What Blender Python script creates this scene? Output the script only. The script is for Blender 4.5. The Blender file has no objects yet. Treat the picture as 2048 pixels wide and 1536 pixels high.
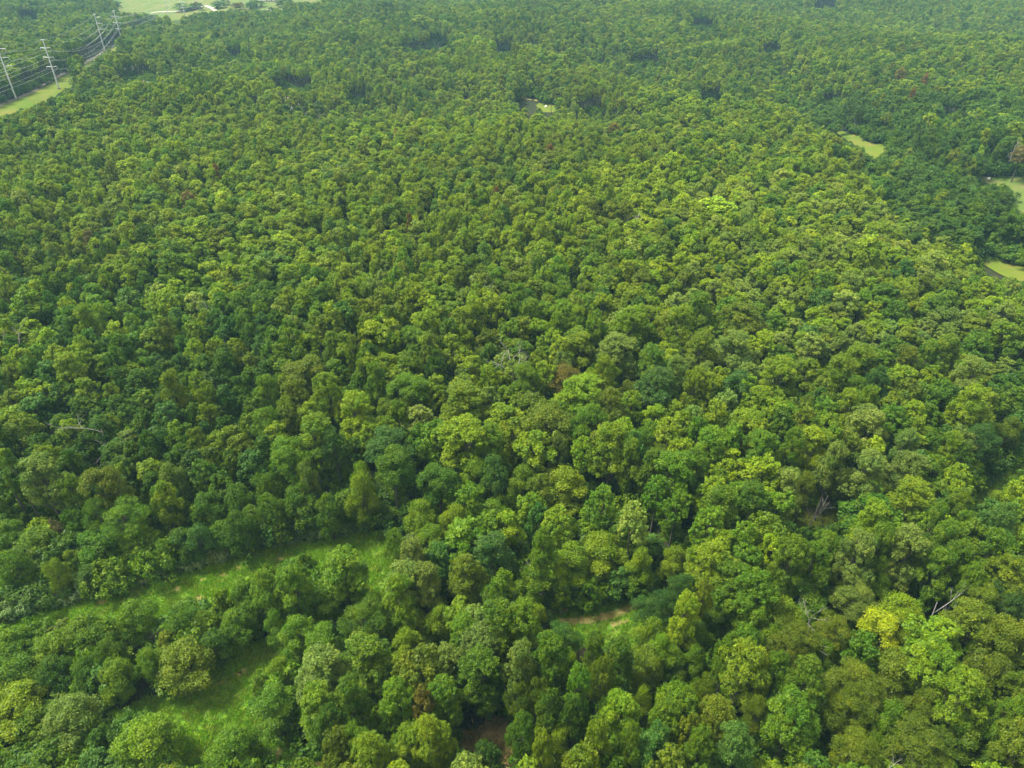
import bpy, math, random
import numpy as np
from mathutils import Vector

sc = bpy.context.scene
COL = sc.collection
R = math.radians

# ------------------------------------------------------------------ camera
CAM_H = 115.0
PITCH = R(33.8)
FPX = 1422.0                      # focal length in pixels of the 2048 wide photograph
cam_d = bpy.data.cameras.new('camera')
cam_d.sensor_width = 36.0
cam_d.lens = FPX / 2048 * 36.0
cam_d.clip_start = 1.0
cam_d.clip_end = 9000.0
cam = bpy.data.objects.new('camera', cam_d)
cam.location = (0, 0, CAM_H)
cam.rotation_euler = (math.pi / 2 - PITCH, 0, 0)
COL.objects.link(cam)
sc.camera = cam

# ------------------------------------------------------------------ light: bright overcast, sun soft, high and ahead on the left
SUN_EL, SUN_AZ = R(60), R(-80)    # azimuth from +Y (view direction), negative = left
world = bpy.data.worlds.new('World')
sc.world = world
world.use_nodes = True
wn = world.node_tree.nodes
wl = world.node_tree.links
bg = wn['Background']
sky = wn.new('ShaderNodeTexSky')
sky.sky_type = 'NISHITA'
sky.sun_disc = False
sky.sun_elevation = SUN_EL
sky.sun_rotation = SUN_AZ
sky.air_density = 1.0
sky.dust_density = 3.0
sky.ozone_density = 1.0
cloud = wn.new('ShaderNodeMix')               # thin even cloud greys the blue
cloud.data_type = 'RGBA'
cloud.inputs[0].default_value = 0.75
cloud.inputs[7].default_value = (6.3, 6.0, 4.6, 1)
wl.new(sky.outputs['Color'], cloud.inputs[6])
wl.new(cloud.outputs[2], bg.inputs['Color'])
bg.inputs['Strength'].default_value = 0.045
sun_d = bpy.data.lights.new('sun', 'SUN')
sun_d.energy = 1.5
sun_d.angle = R(16)
sun_d.color = (1.0, 0.95, 0.86)
sun = bpy.data.objects.new('sun', sun_d)
sdir = Vector((math.sin(SUN_AZ) * math.cos(SUN_EL), math.cos(SUN_AZ) * math.cos(SUN_EL), math.sin(SUN_EL)))
sun.rotation_euler = (-sdir).to_track_quat('-Z', 'Y').to_euler()
sun.location = (0, 0, 300)
COL.objects.link(sun)
sc.view_settings.view_transform = 'Standard'
sc.view_settings.look = 'None'
sc.view_settings.gamma = 1.0
sc.view_settings.use_curve_mapping = False
sc.view_settings.exposure = 2.8
sc.render.engine = 'CYCLES'
cy = sc.cycles
cy.max_bounces = 6
cy.diffuse_bounces = 3
cy.glossy_bounces = 1
cy.transmission_bounces = 4
cy.volume_bounces = 0
cy.transparent_max_bounces = 4
cy.use_denoising = True
cy.caustics_reflective = False
cy.caustics_refractive = False

HAZE = 0.00010

# ------------------------------------------------------------------ helpers
rng = np.random.default_rng(7)


def sstep(t):
    t = np.clip(t, 0, 1)
    return t * t * (3 - 2 * t)


VALLEYS = []      # stream valleys cut into the far land: world polylines


def tz(x, y):
    x = np.asarray(x, float); y = np.asarray(y, float)
    g = sstep((y - 330) / 220)
    h = g * (7.0 * np.sin(x / 128 + 1.3) * np.sin(y / 115 + 0.4) + 3.2 * np.sin(x / 61 + y / 83))
    for P, dep, wd in VALLEYS:
        dm = np.full(np.broadcast(x, y).shape, 1e9)
        for (x1, y1), (x2, y2) in zip(P[:-1], P[1:]):
            t = np.clip(((x - x1) * (x2 - x1) + (y - y1) * (y2 - y1)) / ((x2 - x1) ** 2 + (y2 - y1) ** 2), 0, 1)
            dm = np.minimum(dm, (x - x1 - t * (x2 - x1)) ** 2 + (y - y1 - t * (y2 - y1)) ** 2)
        h = h - dep * np.exp(-dm / (2 * wd * wd))
    return np.maximum(h, -15.0)


CP, SP = math.cos(PITCH), math.sin(PITCH)


def ray(u, v):
    a = (np.asarray(u, float) - 1024) / FPX
    b = (np.asarray(v, float) - 768) / FPX
    return a, CP - b * SP, -SP - b * CP


def unproj(u, v, h=0.0):
    """where the sight line of pixel (u, v) meets the surface h metres above the terrain"""
    dx, dy, dz = ray(u, v)
    z = np.zeros_like(dx) + h
    for _ in range(12):
        t = (z - CAM_H) / dz
        z = tz(dx * t, dy * t) + h
    return dx * t, dy * t, z - h, t


def _valley(pix, dep, wd):
    P = []
    for u, v in pix:
        dx, dy, dz = ray(u, v)
        t = (15 - CAM_H) / dz
        P.append((float(dx * t), float(dy * t)))
    return P, dep, wd


VALLEYS += [_valley([(640, 200), (740, 190), (880, 178), (1000, 170), (1080, 192), (1200, 205)], 12, 24),
            _valley([(850, 60), (1000, 70), (1200, 95), (1330, 140), (1480, 160)], 13, 28),
            _valley([(1560, 130), (1650, 200), (1720, 262), (1860, 300), (2000, 330)], 10, 22),
            _valley([(1755, 340), (1770, 400), (1850, 440), (1905, 480), (1960, 505), (2060, 556), (2160, 620)], 6.5, 15),
            _valley([(150, 190), (330, 150), (480, 110)], 7, 20)]


def proj(x, y, z):
    dz = z - CAM_H
    d = y * CP - dz * SP
    return 1024 + FPX * x / d, 768 - FPX * (y * SP + dz * CP) / d, d


def inpoly(u, v, P):
    u = np.asarray(u); v = np.asarray(v)
    ins = np.zeros(u.shape, bool)
    if u.ndim == 1 and len(u) > 200:
        Pa = np.asarray(P)
        c = (u >= Pa[:, 0].min()) & (u <= Pa[:, 0].max()) & (v >= Pa[:, 1].min()) & (v <= Pa[:, 1].max())
        k = np.nonzero(c)[0]
        if 0 < len(k) < 0.5 * len(u):
            ins[k] = inpoly(u[k], v[k], P)
            return ins
        if len(k) == 0:
            return ins
    n = len(P)
    for i in range(n):
        x1, y1 = P[i]; x2, y2 = P[(i + 1) % n]
        if y1 == y2:
            continue
        c = ((y1 > v) != (y2 > v)) & (u < (x2 - x1) * (v - y1) / (y2 - y1) + x1)
        ins ^= c
    return ins


def set_col(me, name, arr, dom='FACE'):
    at = me.attributes.new(name, 'FLOAT', dom)
    at.data.foreach_set('value', np.asarray(arr, np.float32).ravel())


def mesh_np(name, verts, faces_list, mats=(), mat_idx=None, smooth=False):
    """faces_list: list of (n,k) int arrays"""
    me = bpy.data.meshes.new(name)
    verts = np.asarray(verts, np.float32)
    me.vertices.add(len(verts))
    me.vertices.foreach_set('co', verts.ravel())
    loops = np.concatenate([f.ravel() for f in faces_list]).astype(np.int32)
    sizes = np.concatenate([np.full(len(f), f.shape[1]) for f in faces_list]).astype(np.int32)
    starts = np.concatenate([[0], np.cumsum(sizes)[:-1]]).astype(np.int32)
    me.loops.add(len(loops))
    me.loops.foreach_set('vertex_index', loops)
    me.polygons.add(len(sizes))
    me.polygons.foreach_set('loop_start', starts)
    if mat_idx is not None:
        me.polygons.foreach_set('material_index', np.asarray(mat_idx, np.int32))
    if smooth:
        me.polygons.foreach_set('use_smooth', np.ones(len(sizes), bool))
    for m in mats:
        me.materials.append(m)
    me.update(calc_edges=True)
    me.validate()
    return me


def obj(name, me, parent=None, loc=None, **props):
    o = bpy.data.objects.new(name, me)
    COL.objects.link(o)
    if parent is not None:
        o.parent = parent
    if loc is not None:
        o.location = loc
    for k, v in props.items():
        o[k] = v
    return o


def tube(pts, rad, sides=6):
    """swept tapered tube; returns verts, quads"""
    pts = np.asarray(pts, float)
    n = len(pts)
    rad = np.broadcast_to(rad, (n,))
    tan = np.gradient(pts, axis=0)
    tan /= np.linalg.norm(tan, axis=1, keepdims=True) + 1e-9
    ref = np.where(np.abs(tan[:, 2:3]) > 0.9, np.array([[1., 0, 0]]), np.array([[0, 0, 1.]]))
    a = np.cross(tan, ref); a /= np.linalg.norm(a, axis=1, keepdims=True) + 1e-9
    b = np.cross(tan, a)
    th = np.arange(sides) / sides * 2 * np.pi
    V = (pts[:, None] + rad[:, None, None] * (a[:, None] * np.cos(th)[None, :, None] + b[:, None] * np.sin(th)[None, :, None])).reshape(-1, 3)
    i = np.arange(n - 1)[:, None] * sides
    j = np.arange(sides)[None]
    k = (j + 1) % sides
    Q = np.stack([i + j, i + k, i + sides + k, i + sides + j], -1).reshape(-1, 4)
    return V, Q


def box_np(x0, x1, y0, y1, z0, z1):
    V = np.array([[x0, y0, z0], [x1, y0, z0], [x1, y1, z0], [x0, y1, z0], [x0, y0, z1], [x1, y0, z1], [x1, y1, z1], [x0, y1, z1]], float)
    Q = np.array([[3, 2, 1, 0], [4, 5, 6, 7], [0, 1, 5, 4], [1, 2, 6, 5], [2, 3, 7, 6], [3, 0, 4, 7]])
    return V, Q


def merge(parts):
    Vs, Qs, o = [], [], 0
    for V, Q in parts:
        Vs.append(V); Qs.append(Q + o); o += len(V)
    return np.concatenate(Vs), np.concatenate(Qs)


# ------------------------------------------------------------------ materials
def new_mat(name):
    m = bpy.data.materials.new(name)
    m.use_nodes = True
    nt = m.node_tree
    for n in list(nt.nodes):
        nt.nodes.remove(n)
    out = nt.nodes.new('ShaderNodeOutputMaterial')
    return m, nt, out


def leaf_material():
    m, nt, out = new_mat('leaves')
    N, L = nt.nodes.new, nt.links.new
    tint = N('ShaderNodeAttribute'); tint.attribute_type = 'INSTANCER'; tint.attribute_name = 'tint'
    var = N('ShaderNodeAttribute'); var.attribute_type = 'GEOMETRY'; var.attribute_name = 'leafvar'
    var2 = N('ShaderNodeAttribute'); var2.attribute_type = 'GEOMETRY'; var2.attribute_name = 'clumpvar'
    # leaf to leaf value, branch to branch hue
    mr = N('ShaderNodeMapRange'); mr.inputs['To Min'].default_value = 0.62; mr.inputs['To Max'].default_value = 1.45
    L(var.outputs['Fac'], mr.inputs['Value'])
    mul = N('ShaderNodeVectorMath'); mul.operation = 'SCALE'
    L(tint.outputs['Vector'], mul.inputs[0]); L(mr.outputs[0], mul.inputs['Scale'])
    hsv = N('ShaderNodeHueSaturation')
    hr = N('ShaderNodeMapRange'); hr.inputs['To Min'].default_value = 0.518; hr.inputs['To Max'].default_value = 0.484
    vr = N('ShaderNodeMapRange'); vr.inputs['To Min'].default_value = 0.82; vr.inputs['To Max'].default_value = 1.22
    L(var2.outputs['Fac'], hr.inputs['Value']); L(var2.outputs['Fac'], vr.inputs['Value'])
    L(hr.outputs[0], hsv.inputs['Hue']); L(vr.outputs[0], hsv.inputs['Value'])
    L(mul.outputs[0], hsv.inputs['Color'])
    p = N('ShaderNodeBsdfPrincipled'); p.inputs['Roughness'].default_value = 0.5
    p.inputs['Specular IOR Level'].default_value = 0.16
    L(hsv.outputs[0], p.inputs['Base Color'])
    tr = N('ShaderNodeBsdfTranslucent')
    tcol = N('ShaderNodeMix'); tcol.data_type = 'RGBA'; tcol.blend_type = 'MULTIPLY'; tcol.inputs[0].default_value = 1.0
    tcol.inputs[7].default_value = (1.15, 1.4, 0.2, 1)
    L(hsv.outputs[0], tcol.inputs[6]); L(tcol.outputs[2], tr.inputs['Color'])
    mx = N('ShaderNodeMixShader'); mx.inputs[0].default_value = 0.32
    L(p.outputs[0], mx.inputs[1]); L(tr.outputs[0], mx.inputs[2])
    L(mx.outputs[0], out.inputs['Surface'])
    return m


def bark_material(name, c1, c2):
    m, nt, out = new_mat(name)
    N, L = nt.nodes.new, nt.links.new
    tc = N('ShaderNodeTexCoord')
    nz = N('ShaderNodeTexNoise'); nz.inputs['Scale'].default_value = 3.0; nz.inputs['Detail'].default_value = 5
    L(tc.outputs['Object'], nz.inputs['Vector'])
    r = N('ShaderNodeValToRGB')
    r.color_ramp.elements[0].color = (*c1, 1); r.color_ramp.elements[0].position = 0.35
    r.color_ramp.elements[1].color = (*c2, 1); r.color_ramp.elements[1].position = 0.65
    L(nz.outputs['Fac'], r.inputs[0])
    p = N('ShaderNodeBsdfPrincipled'); p.inputs['Roughness'].default_value = 0.85
    L(r.outputs[0], p.inputs['Base Color']); L(p.outputs[0], out.inputs['Surface'])
    return m


def ground_material(name, cols, scales, bump=0.3, patches=None):
    """three tones mixed by two noises (world space), optional sparse patches of another colour"""
    m, nt, out = new_mat(name)
    N, L = nt.nodes.new, nt.links.new
    geo = N('ShaderNodeNewGeometry')
    def noise(s, det=6, rough=0.6):
        n = N('ShaderNodeTexNoise'); n.inputs['Scale'].default_value = s; n.inputs['Detail'].default_value = det
        n.inputs['Roughness'].default_value = rough
        L(geo.outputs['Position'], n.inputs['Vector']); return n
    def ramp(n, a, b):
        r = N('ShaderNodeMapRange'); r.inputs['From Min'].default_value = a; r.inputs['From Max'].default_value = b
        L(n.outputs['Fac'], r.inputs['Value']); return r
    n1, n2 = noise(scales[0]), noise(scales[1])
    m1 = N('ShaderNodeMix'); m1.data_type = 'RGBA'; m1.inputs[6].default_value = (*cols[0], 1); m1.inputs[7].default_value = (*cols[1], 1)
    L(ramp(n1, 0.38, 0.62).outputs[0], m1.inputs[0])
    m2 = N('ShaderNodeMix'); m2.data_type = 'RGBA'; m2.inputs[7].default_value = (*cols[2], 1)
    L(ramp(n2, 0.5, 0.72).outputs[0], m2.inputs[0]); L(m1.outputs[2], m2.inputs[6])
    last = m2
    if patches:
        n3 = noise(patches[0], 3, 0.5)
        m3 = N('ShaderNodeMix'); m3.data_type = 'RGBA'; m3.inputs[7].default_value = (*patches[3], 1)
        L(ramp(n3, patches[1], patches[2]).outputs[0], m3.inputs[0]); L(m2.outputs[2], m3.inputs[6])
        last = m3
    p = N('ShaderNodeBsdfPrincipled'); p.inputs['Roughness'].default_value = 0.95
    p.inputs['Specular IOR Level'].default_value = 0.1
    L(last.outputs[2], p.inputs['Base Color'])
    bp = N('ShaderNodeBump'); bp.inputs['Strength'].default_value = bump; bp.inputs['Distance'].default_value = 0.5
    n4 = noise(1.7, 6); L(n4.outputs['Fac'], bp.inputs['Height']); L(bp.outputs[0], p.inputs['Normal'])
    L(p.outputs[0], out.inputs['Surface'])
    return m


def plain(name, col, rough=0.6, metal=0.0, noise_amt=0.15, scale=2.0):
    m, nt, out = new_mat(name)
    N, L = nt.nodes.new, nt.links.new
    tc = N('ShaderNodeTexCoord')
    nz = N('ShaderNodeTexNoise'); nz.inputs['Scale'].default_value = scale; nz.inputs['Detail'].default_value = 5
    L(tc.outputs['Object'], nz.inputs['Vector'])
    mr = N('ShaderNodeMapRange'); mr.inputs['To Min'].default_value = 1 - noise_amt; mr.inputs['To Max'].default_value = 1 + noise_amt
    L(nz.outputs['Fac'], mr.inputs['Value'])
    sc_ = N('ShaderNodeVectorMath'); sc_.operation = 'SCALE'; sc_.inputs[0].default_value = col
    L(mr.outputs[0], sc_.inputs['Scale'])
    p = N('ShaderNodeBsdfPrincipled'); p.inputs['Roughness'].default_value = rough; p.inputs['Metallic'].default_value = metal
    L(sc_.outputs[0], p.inputs['Base Color']); L(p.outputs[0], out.inputs['Surface'])
    return m


M_LEAF = leaf_material()
M_BARK = bark_material('bark', (0.035, 0.034, 0.022), (0.09, 0.085, 0.06))
M_DEAD = bark_material('dead_wood', (0.22, 0.205, 0.195), (0.38, 0.355, 0.34))
M_FLOOR = ground_material('forest_floor', [(0.018, 0.030, 0.010), (0.03, 0.026, 0.014), (0.02, 0.045, 0.012)], (0.25, 0.6), 0.5)
M_MEADOW = ground_material('meadow', [(0.075, 0.165, 0.010), (0.10, 0.185, 0.015), (0.14, 0.19, 0.03)], (0.12, 0.5), 0.5,
                           (0.55, 0.69, 0.74, (0.30, 0.18, 0.06)))
M_FIELD = ground_material('field', [(0.06, 0.11, 0.018), (0.10, 0.12, 0.028), (0.15, 0.125, 0.05)], (0.02, 0.07), 0.1)
M_LANEG = ground_material('line_corridor_grass', [(0.07, 0.12, 0.010), (0.105, 0.13, 0.015), (0.14, 0.125, 0.03)], (0.03, 0.1), 0.1)
M_DIRT = ground_material('bare_dirt', [(0.20, 0.17, 0.055), (0.26, 0.22, 0.08), (0.13, 0.15, 0.03)], (0.5, 0.9), 0.4)
M_BROWNW = ground_material('dry_weeds', [(0.25, 0.17, 0.08), (0.31, 0.23, 0.10), (0.18, 0.17, 0.05)], (0.4, 0.8), 0.6)
M_GRAVEL = ground_material('gravel', [(0.32, 0.28, 0.25), (0.38, 0.34, 0.30), (0.42, 0.38, 0.34)], (0.1, 0.5), 0.1)
M_GREYT = ground_material('grey_track', [(0.14, 0.12, 0.11), (0.18, 0.155, 0.14), (0.11, 0.105, 0.07)], (0.1, 0.4), 0.1)
M_STEEL = plain('galvanised_steel', (0.50, 0.52, 0.56), 0.45, 0.3, 0.08)
M_WIRE = plain('aluminium_wire', (0.55, 0.58, 0.60), 0.4, 0.4, 0.05)
M_INS = plain('insulator_glaze', (0.42, 0.44, 0.46), 0.3, 0.0, 0.05)
M_ROOFG = plain('grey_shingles', (0.16, 0.16, 0.17), 0.9, 0, 0.25, 1.5)
M_ROOFB = plain('brown_shingles', (0.22, 0.14, 0.11), 0.9, 0, 0.25, 1.5)
M_ROOFW = plain('white_metal_roof', (0.75, 0.76, 0.78), 0.5, 0, 0.06)
M_WALL = plain('painted_boards', (0.62, 0.60, 0.56), 0.8, 0, 0.08)
M_GLASS = plain('window_glass', (0.05, 0.06, 0.08), 0.1, 0, 0.05)
M_WHITE = plain('white_wrap', (0.8, 0.8, 0.78), 0.5, 0, 0.05)
M_GRASS = M_LEAF

# ------------------------------------------------------------------ ground
def ground_sheet():
    xs = np.concatenate([np.arange(-3000, -900, 150), np.arange(-900, 900, 6), np.arange(900, 3001, 150)]).astype(float)
    ys = np.concatenate([np.arange(-300, -20, 40), np.arange(-20, 1498, 6), np.arange(1500, 4001, 150)]).astype(float)
    X, Y = np.meshgrid(xs, ys)
    V = np.stack([X, Y, tz(X, Y)], -1).reshape(-1, 3)
    nx = len(xs)
    i = np.arange(len(ys) - 1)[:, None] * nx; j = np.arange(nx - 1)[None]
    Q = np.stack([i + j, i + j + 1, i + nx + j + 1, i + nx + j], -1).reshape(-1, 4)
    return mesh_np('ground', V, [Q], (M_FLOOR,), smooth=True)


obj('ground', ground_sheet(), kind='structure')


def world_poly(P, dens=14):
    """pixel outline on the ground -> dense, slightly wandering world outline"""
    out = []
    n = len(P)
    for i in range(n):
        (u1, v1), (u2, v2) = P[i], P[(i + 1) % n]
        k = max(2, int(math.hypot(u2 - u1, v2 - v1) / dens))
        for q in range(k):
            t = q / k
            out.append((u1 + (u2 - u1) * t, v1 + (v2 - v1) * t))
    o = np.array(out)
    x, y, z, t = unproj(o[:, 0], o[:, 1])
    w = 0.004 * t
    x = x + w * rng.uniform(-1, 1, len(x)); y = y + w * rng.uniform(-1, 1, len(x))
    return np.stack([x, y], -1)


def sheet(name, W, mat, lift, cell):
    """flat lying sheet that follows the terrain: outline W, inner lattice"""
    import bmesh
    from mathutils.geometry import delaunay_2d_cdt
    lo, hi = W.min(0), W.max(0)
    gx, gy = np.meshgrid(np.arange(-900 + 6 * math.ceil((lo[0] + 900) / 6), hi[0], 6), np.arange(-20 + 6 * math.ceil((lo[1] + 20) / 6), hi[1], 6))
    g = np.stack([gx.ravel(), gy.ravel()], -1)
    g = g[inpoly(g[:, 0], g[:, 1], [tuple(p) for p in W])]
    pts = [Vector(p) for p in W] + [Vector(p) for p in g]
    n = len(W)
    r = delaunay_2d_cdt(pts, [], [list(range(n))], 1, 1e-4)
    vs = np.array([[p.x, p.y] for p in r[0]])
    V = np.stack([vs[:, 0], vs[:, 1], tz(vs[:, 0], vs[:, 1]) + lift], -1)
    F = np.array([f for f in r[2] if len(f) == 3])
    a, b, c = V[F[:, 0]], V[F[:, 1]], V[F[:, 2]]
    cr = (b[:, 0] - a[:, 0]) * (c[:, 1] - a[:, 1]) - (b[:, 1] - a[:, 1]) * (c[:, 0] - a[:, 0])
    F[cr < 0] = F[cr < 0][:, ::-1]
    return obj(name, mesh_np(name, V, [F], (mat,), smooth=True), kind='structure')


# visible outlines (photo pixels), and how far the sheets really reach under the trees
CLEAR = {
    'strip': [(0, 1262), (60, 1238), (150, 1214), (240, 1190), (330, 1166), (420, 1140), (520, 1106), (640, 1088), (735, 1068), (768, 1092),
              (772, 1140), (742, 1192), (735, 1150), (722, 1108), (662, 1092), (600, 1108), (530, 1122), (500, 1158), (455, 1168), (400, 1205), (345, 1212), (290, 1168), (262, 1205), (200, 1222), (120, 1238), (100, 1250), (30, 1268)],
    'lane': [(372, 1536), (392, 1460), (436, 1425), (448, 1376), (500, 1338), (522, 1300), (560, 1296), (548, 1315), (505, 1352), (492, 1400), (458, 1440), (420, 1470), (405, 1536)],
    'lane2': [(215, 1424), (350, 1392), (430, 1380), (400, 1398), (225, 1438)],
    'gap': [(628, 1250), (672, 1232), (690, 1246), (640, 1262)],
    'corner': [(542, 1536), (542, 1508), (575, 1504), (620, 1530), (650, 1536)],
    'track': [(1096, 1222), (1160, 1214), (1262, 1214), (1262, 1258), (1210, 1268), (1150, 1252), (1100, 1236)],
    'brown': [(905, 1480), (950, 1470), (985, 1445), (1012, 1455), (1010, 1490), (985, 1475), (925, 1500)],
    'dark': [(1606, 1040), (1622, 1020), (1668, 1022), (1668, 1056), (1640, 1058), (1612, 1056)],
    'rstrip': [(2060, 885), (2020, 922), (1990, 958), (1950, 982), (1950, 1010), (1966, 1044), (1985, 1010), (2000, 975), (2048, 948)],
    'rfield2': [(1962, 510), (1985, 522), (2048, 548), (2060, 568), (2010, 545), (1990, 545), (1966, 520)],
    'rfield': [(1960, 353), (2060, 358), (2060, 428), (2044, 420), (2032, 395), (2034, 380), (2014, 370), (1990, 367), (1970, 363)],
    'mfield': [(1672, 254), (1692, 266), (1714, 283), (1768, 294), (1762, 304), (1746, 316), (1738, 300), (1716, 290), (1694, 276)],
    'row': [(-30, 220), (0, 212), (50, 190), (100, 168), (140, 147), (134, 156), (122, 180), (88, 198), (50, 215), (20, 224), (-30, 246)],
    'row2': [(160, 128), (212, 90), (246, 88), (244, 94), (212, 97), (185, 118)],
    'farm': [(218, -20), (234, 10), (240, 24), (300, 24), (318, 28), (342, 30), (350, 46), (372, 34), (386, 24), (425, 22), (520, 18), (560, 16), (562, 4), (640, 2), (640, -20)],
    'yard': [(1040, 200), (1070, 199), (1078, 206), (1062, 213), (1044, 212)],
    'lawn': [(1088, 217), (1104, 218), (1105, 225), (1091, 225)],
}
GROUND = {
    'strip': [(-40, 1290), (-40, 1262), (60, 1230), (150, 1206), (240, 1182), (330, 1158), (420, 1132), (520, 1098), (640, 1080), (740, 1056), (800, 1070), (810, 1190), (745, 1260), (690, 1250), (700, 1190), (520, 1200), (400, 1260), (200, 1260), (60, 1300)],
    'lane': [(215, 1468), (215, 1425), (340, 1385), (420, 1352), (490, 1290), (560, 1270), (640, 1222), (710, 1222), (690, 1280), (590, 1340), (540, 1400), (560, 1480), (660, 1500), (700, 1560), (360, 1570), (350, 1490), (330, 1450)],
    'track': [(1080, 1240), (1082, 1212), (1160, 1196), (1262, 1188), (1330, 1180), (1340, 1280), (1250, 1310), (1160, 1290), (1120, 1262)],
    'brown': [(850, 1500), (900, 1470), (950, 1455), (980, 1430), (1030, 1435), (1030, 1520), (960, 1540), (880, 1560)],
    'dark': [(1580, 1075), (1590, 1010), (1690, 1000), (1720, 1060), (1700, 1090), (1640, 1100)],
    'rstrip': [(2140, 830), (2048, 880), (2000, 925), (1935, 975), (1930, 1060), (1985, 1080), (2060, 1010), (2140, 960)],
    'rfield2': [(1900, 480), (1955, 500), (2000, 520), (2130, 560), (2130, 598), (2010, 556), (1960, 526)],
    'rfield': [(1930, 352), (2000, 354), (2150, 358), (2150, 450), (2040, 432), (2000, 400), (1960, 372)],
    'mfield': [(1662, 246), (1700, 266), (1725, 281), (1775, 291), (1772, 310), (1742, 322), (1705, 292), (1660, 260)],
    'row': [(-60, 250), (-60, 228), (0, 210), (60, 186), (100, 168), (150, 143), (212, 103), (240, 84), (300, 62), (330, 42), (400, 36), (380, 52), (330, 66), (270, 90), (230, 110), (150, 170), (90, 205), (0, 240)],
    'farm': [(200, -22), (225, 10), (235, 30), (310, 30), (330, 56), (380, 44), (430, 32), (570, 28), (660, 4), (660, -22)],
    'yard': [(1038, 216), (1040, 202), (1075, 200), (1078, 212)],
    'lawn': [(1072, 228), (1075, 210), (1120, 212), (1120, 232)],
}
GMAT = {'strip': ('meadow', M_MEADOW), 'lane': ('meadow', M_MEADOW), 'track': ('meadow', M_MEADOW), 'brown': ('dry_weed_patch', M_BROWNW),
        'dark': ('clearing_floor', M_MEADOW), 'rstrip': ('meadow', M_MEADOW), 'rfield2': ('field', M_LANEG), 'rfield': ('field', M_FIELD),
        'mfield': ('field', M_LANEG), 'row': ('mown_corridor', M_LANEG), 'farm': ('field', M_FIELD), 'yard': ('dirt_yard', M_DIRT), 'lawn': ('lawn', M_LANEG)}
WPOLY = {}
for k, P in GROUND.items():
    far = k in ('row', 'farm', 'yard', 'lawn', 'rfield', 'mfield', 'rfield2')
    WPOLY[k] = world_poly(P)
    sheet(GMAT[k][0], WPOLY[k], GMAT[k][1], 0.35 if far else 0.02, 12 if far else 6)


STRIPS = []


def strip_sheet(name, pix, width, mat, lift):
    P = np.array(pix, float)
    x, y, z, t = unproj(P[:, 0], P[:, 1])
    pts = np.stack([x, y], -1)
    fine = []
    for i in range(len(pts) - 1):
        k = max(2, int(np.linalg.norm(pts[i + 1] - pts[i]) / (0.7 if width < 3 else 3)))
        for q in range(k):
            fine.append(pts[i] + (pts[i + 1] - pts[i]) * q / k)
    fine.append(pts[-1])
    f = np.array(fine)
    STRIPS.append((f, width))
    tg = np.gradient(f, axis=0); tg /= np.linalg.norm(tg, axis=1, keepdims=True)
    nm = np.stack([-tg[:, 1], tg[:, 0]], -1)
    wl_ = width / 2 * (1 + rng.uniform(-.25, .25, len(f)))[:, None]
    wr_ = width / 2 * (1 + rng.uniform(-.25, .25, len(f)))[:, None]
    A, B = f + nm * wl_, f - nm * wr_
    V = np.concatenate([A, f, B]); n = len(f)
    V = np.column_stack([V, tz(V[:, 0], V[:, 1]) + lift])
    i = np.arange(n - 1)
    Q = np.concatenate([np.stack([i + n, i + n + 1, i + 1, i], -1), np.stack([i + 2 * n, i + 2 * n + 1, i + n + 1, i + n], -1)])
    return obj(name, mesh_np(name, V, [Q], (mat,), smooth=True), kind='structure')


strip_sheet('dirt_track', [(1120, 1246), (1160, 1241), (1205, 1234), (1240, 1226), (1262, 1215), (1290, 1200)], 1.9, M_DIRT, 0.04)
strip_sheet('dirt_patch', [(1088, 1224), (1110, 1222), (1136, 1220)], 0.9, M_DIRT, 0.045)
strip_sheet('dirt_patch', [(1222, 1250), (1240, 1245), (1258, 1241)], 1.2, M_DIRT, 0.045)
strip_sheet('dirt_patch', [(1020, 1500), (1008, 1480), (1004, 1455)], 1.3, M_DIRT, 0.045)
strip_sheet('dirt_patch', [(548, 1530), (556, 1512), (560, 1496)], 0.8, M_DIRT, 0.045)
strip_sheet('dirt_patch', [(560, 1536), (600, 1534), (640, 1530)], 1.0, M_DIRT, 0.05)
BARE = []
for u, v, rd in ((205, 1203, .9), (355, 1178, .7), (478, 1136, .6), (497, 1132, .5), (408, 1160, .6), (448, 1150, .5), (535, 1118, .5), (398, 1196, .8), (488, 1342, .8), (476, 1348, .6), (440, 1366, .6), (560, 1118, .5), (425, 1366, .4)):
    x, y, z, t = [float(q) for q in unproj(u, v)]
    th = np.linspace(0, 2 * np.pi, 12)[:-1]
    rr = rd * (1 + 0.3 * np.sin(th * 3 + u) + rng.uniform(-.15, .15, 11))
    BARE.append((x, y, rd))
    Vb = np.column_stack([x + rr * 1.5 * np.cos(th), y + rr * np.sin(th), np.full(11, z + 0.05)])
    obj('dirt_patch', mesh_np('dirt_patch', Vb, [np.arange(11)[None]], (M_DIRT,)), kind='structure')
strip_sheet('farm_road', [(300, 27), (320, 24), (345, 23.5), (366, 22.5), (400, 15), (412, 12), (424, 17), (431, 22)], 5.5, M_GRAVEL, 0.5)
strip_sheet('service_track', [(-40, 232), (0, 212), (40, 196), (70, 182), (100, 163), (140, 143), (190, 116), (212, 103)], 4.5, M_GREYT, 0.5)

# ------------------------------------------------------------------ tree forms
UP = np.array([0, 0, 1.0])


def unit(a):
    return a / (np.linalg.norm(a, axis=-1, keepdims=True) + 1e-9)


def sphere_dirs(n, g):
    return unit(g.normal(size=(n, 3)))


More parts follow.
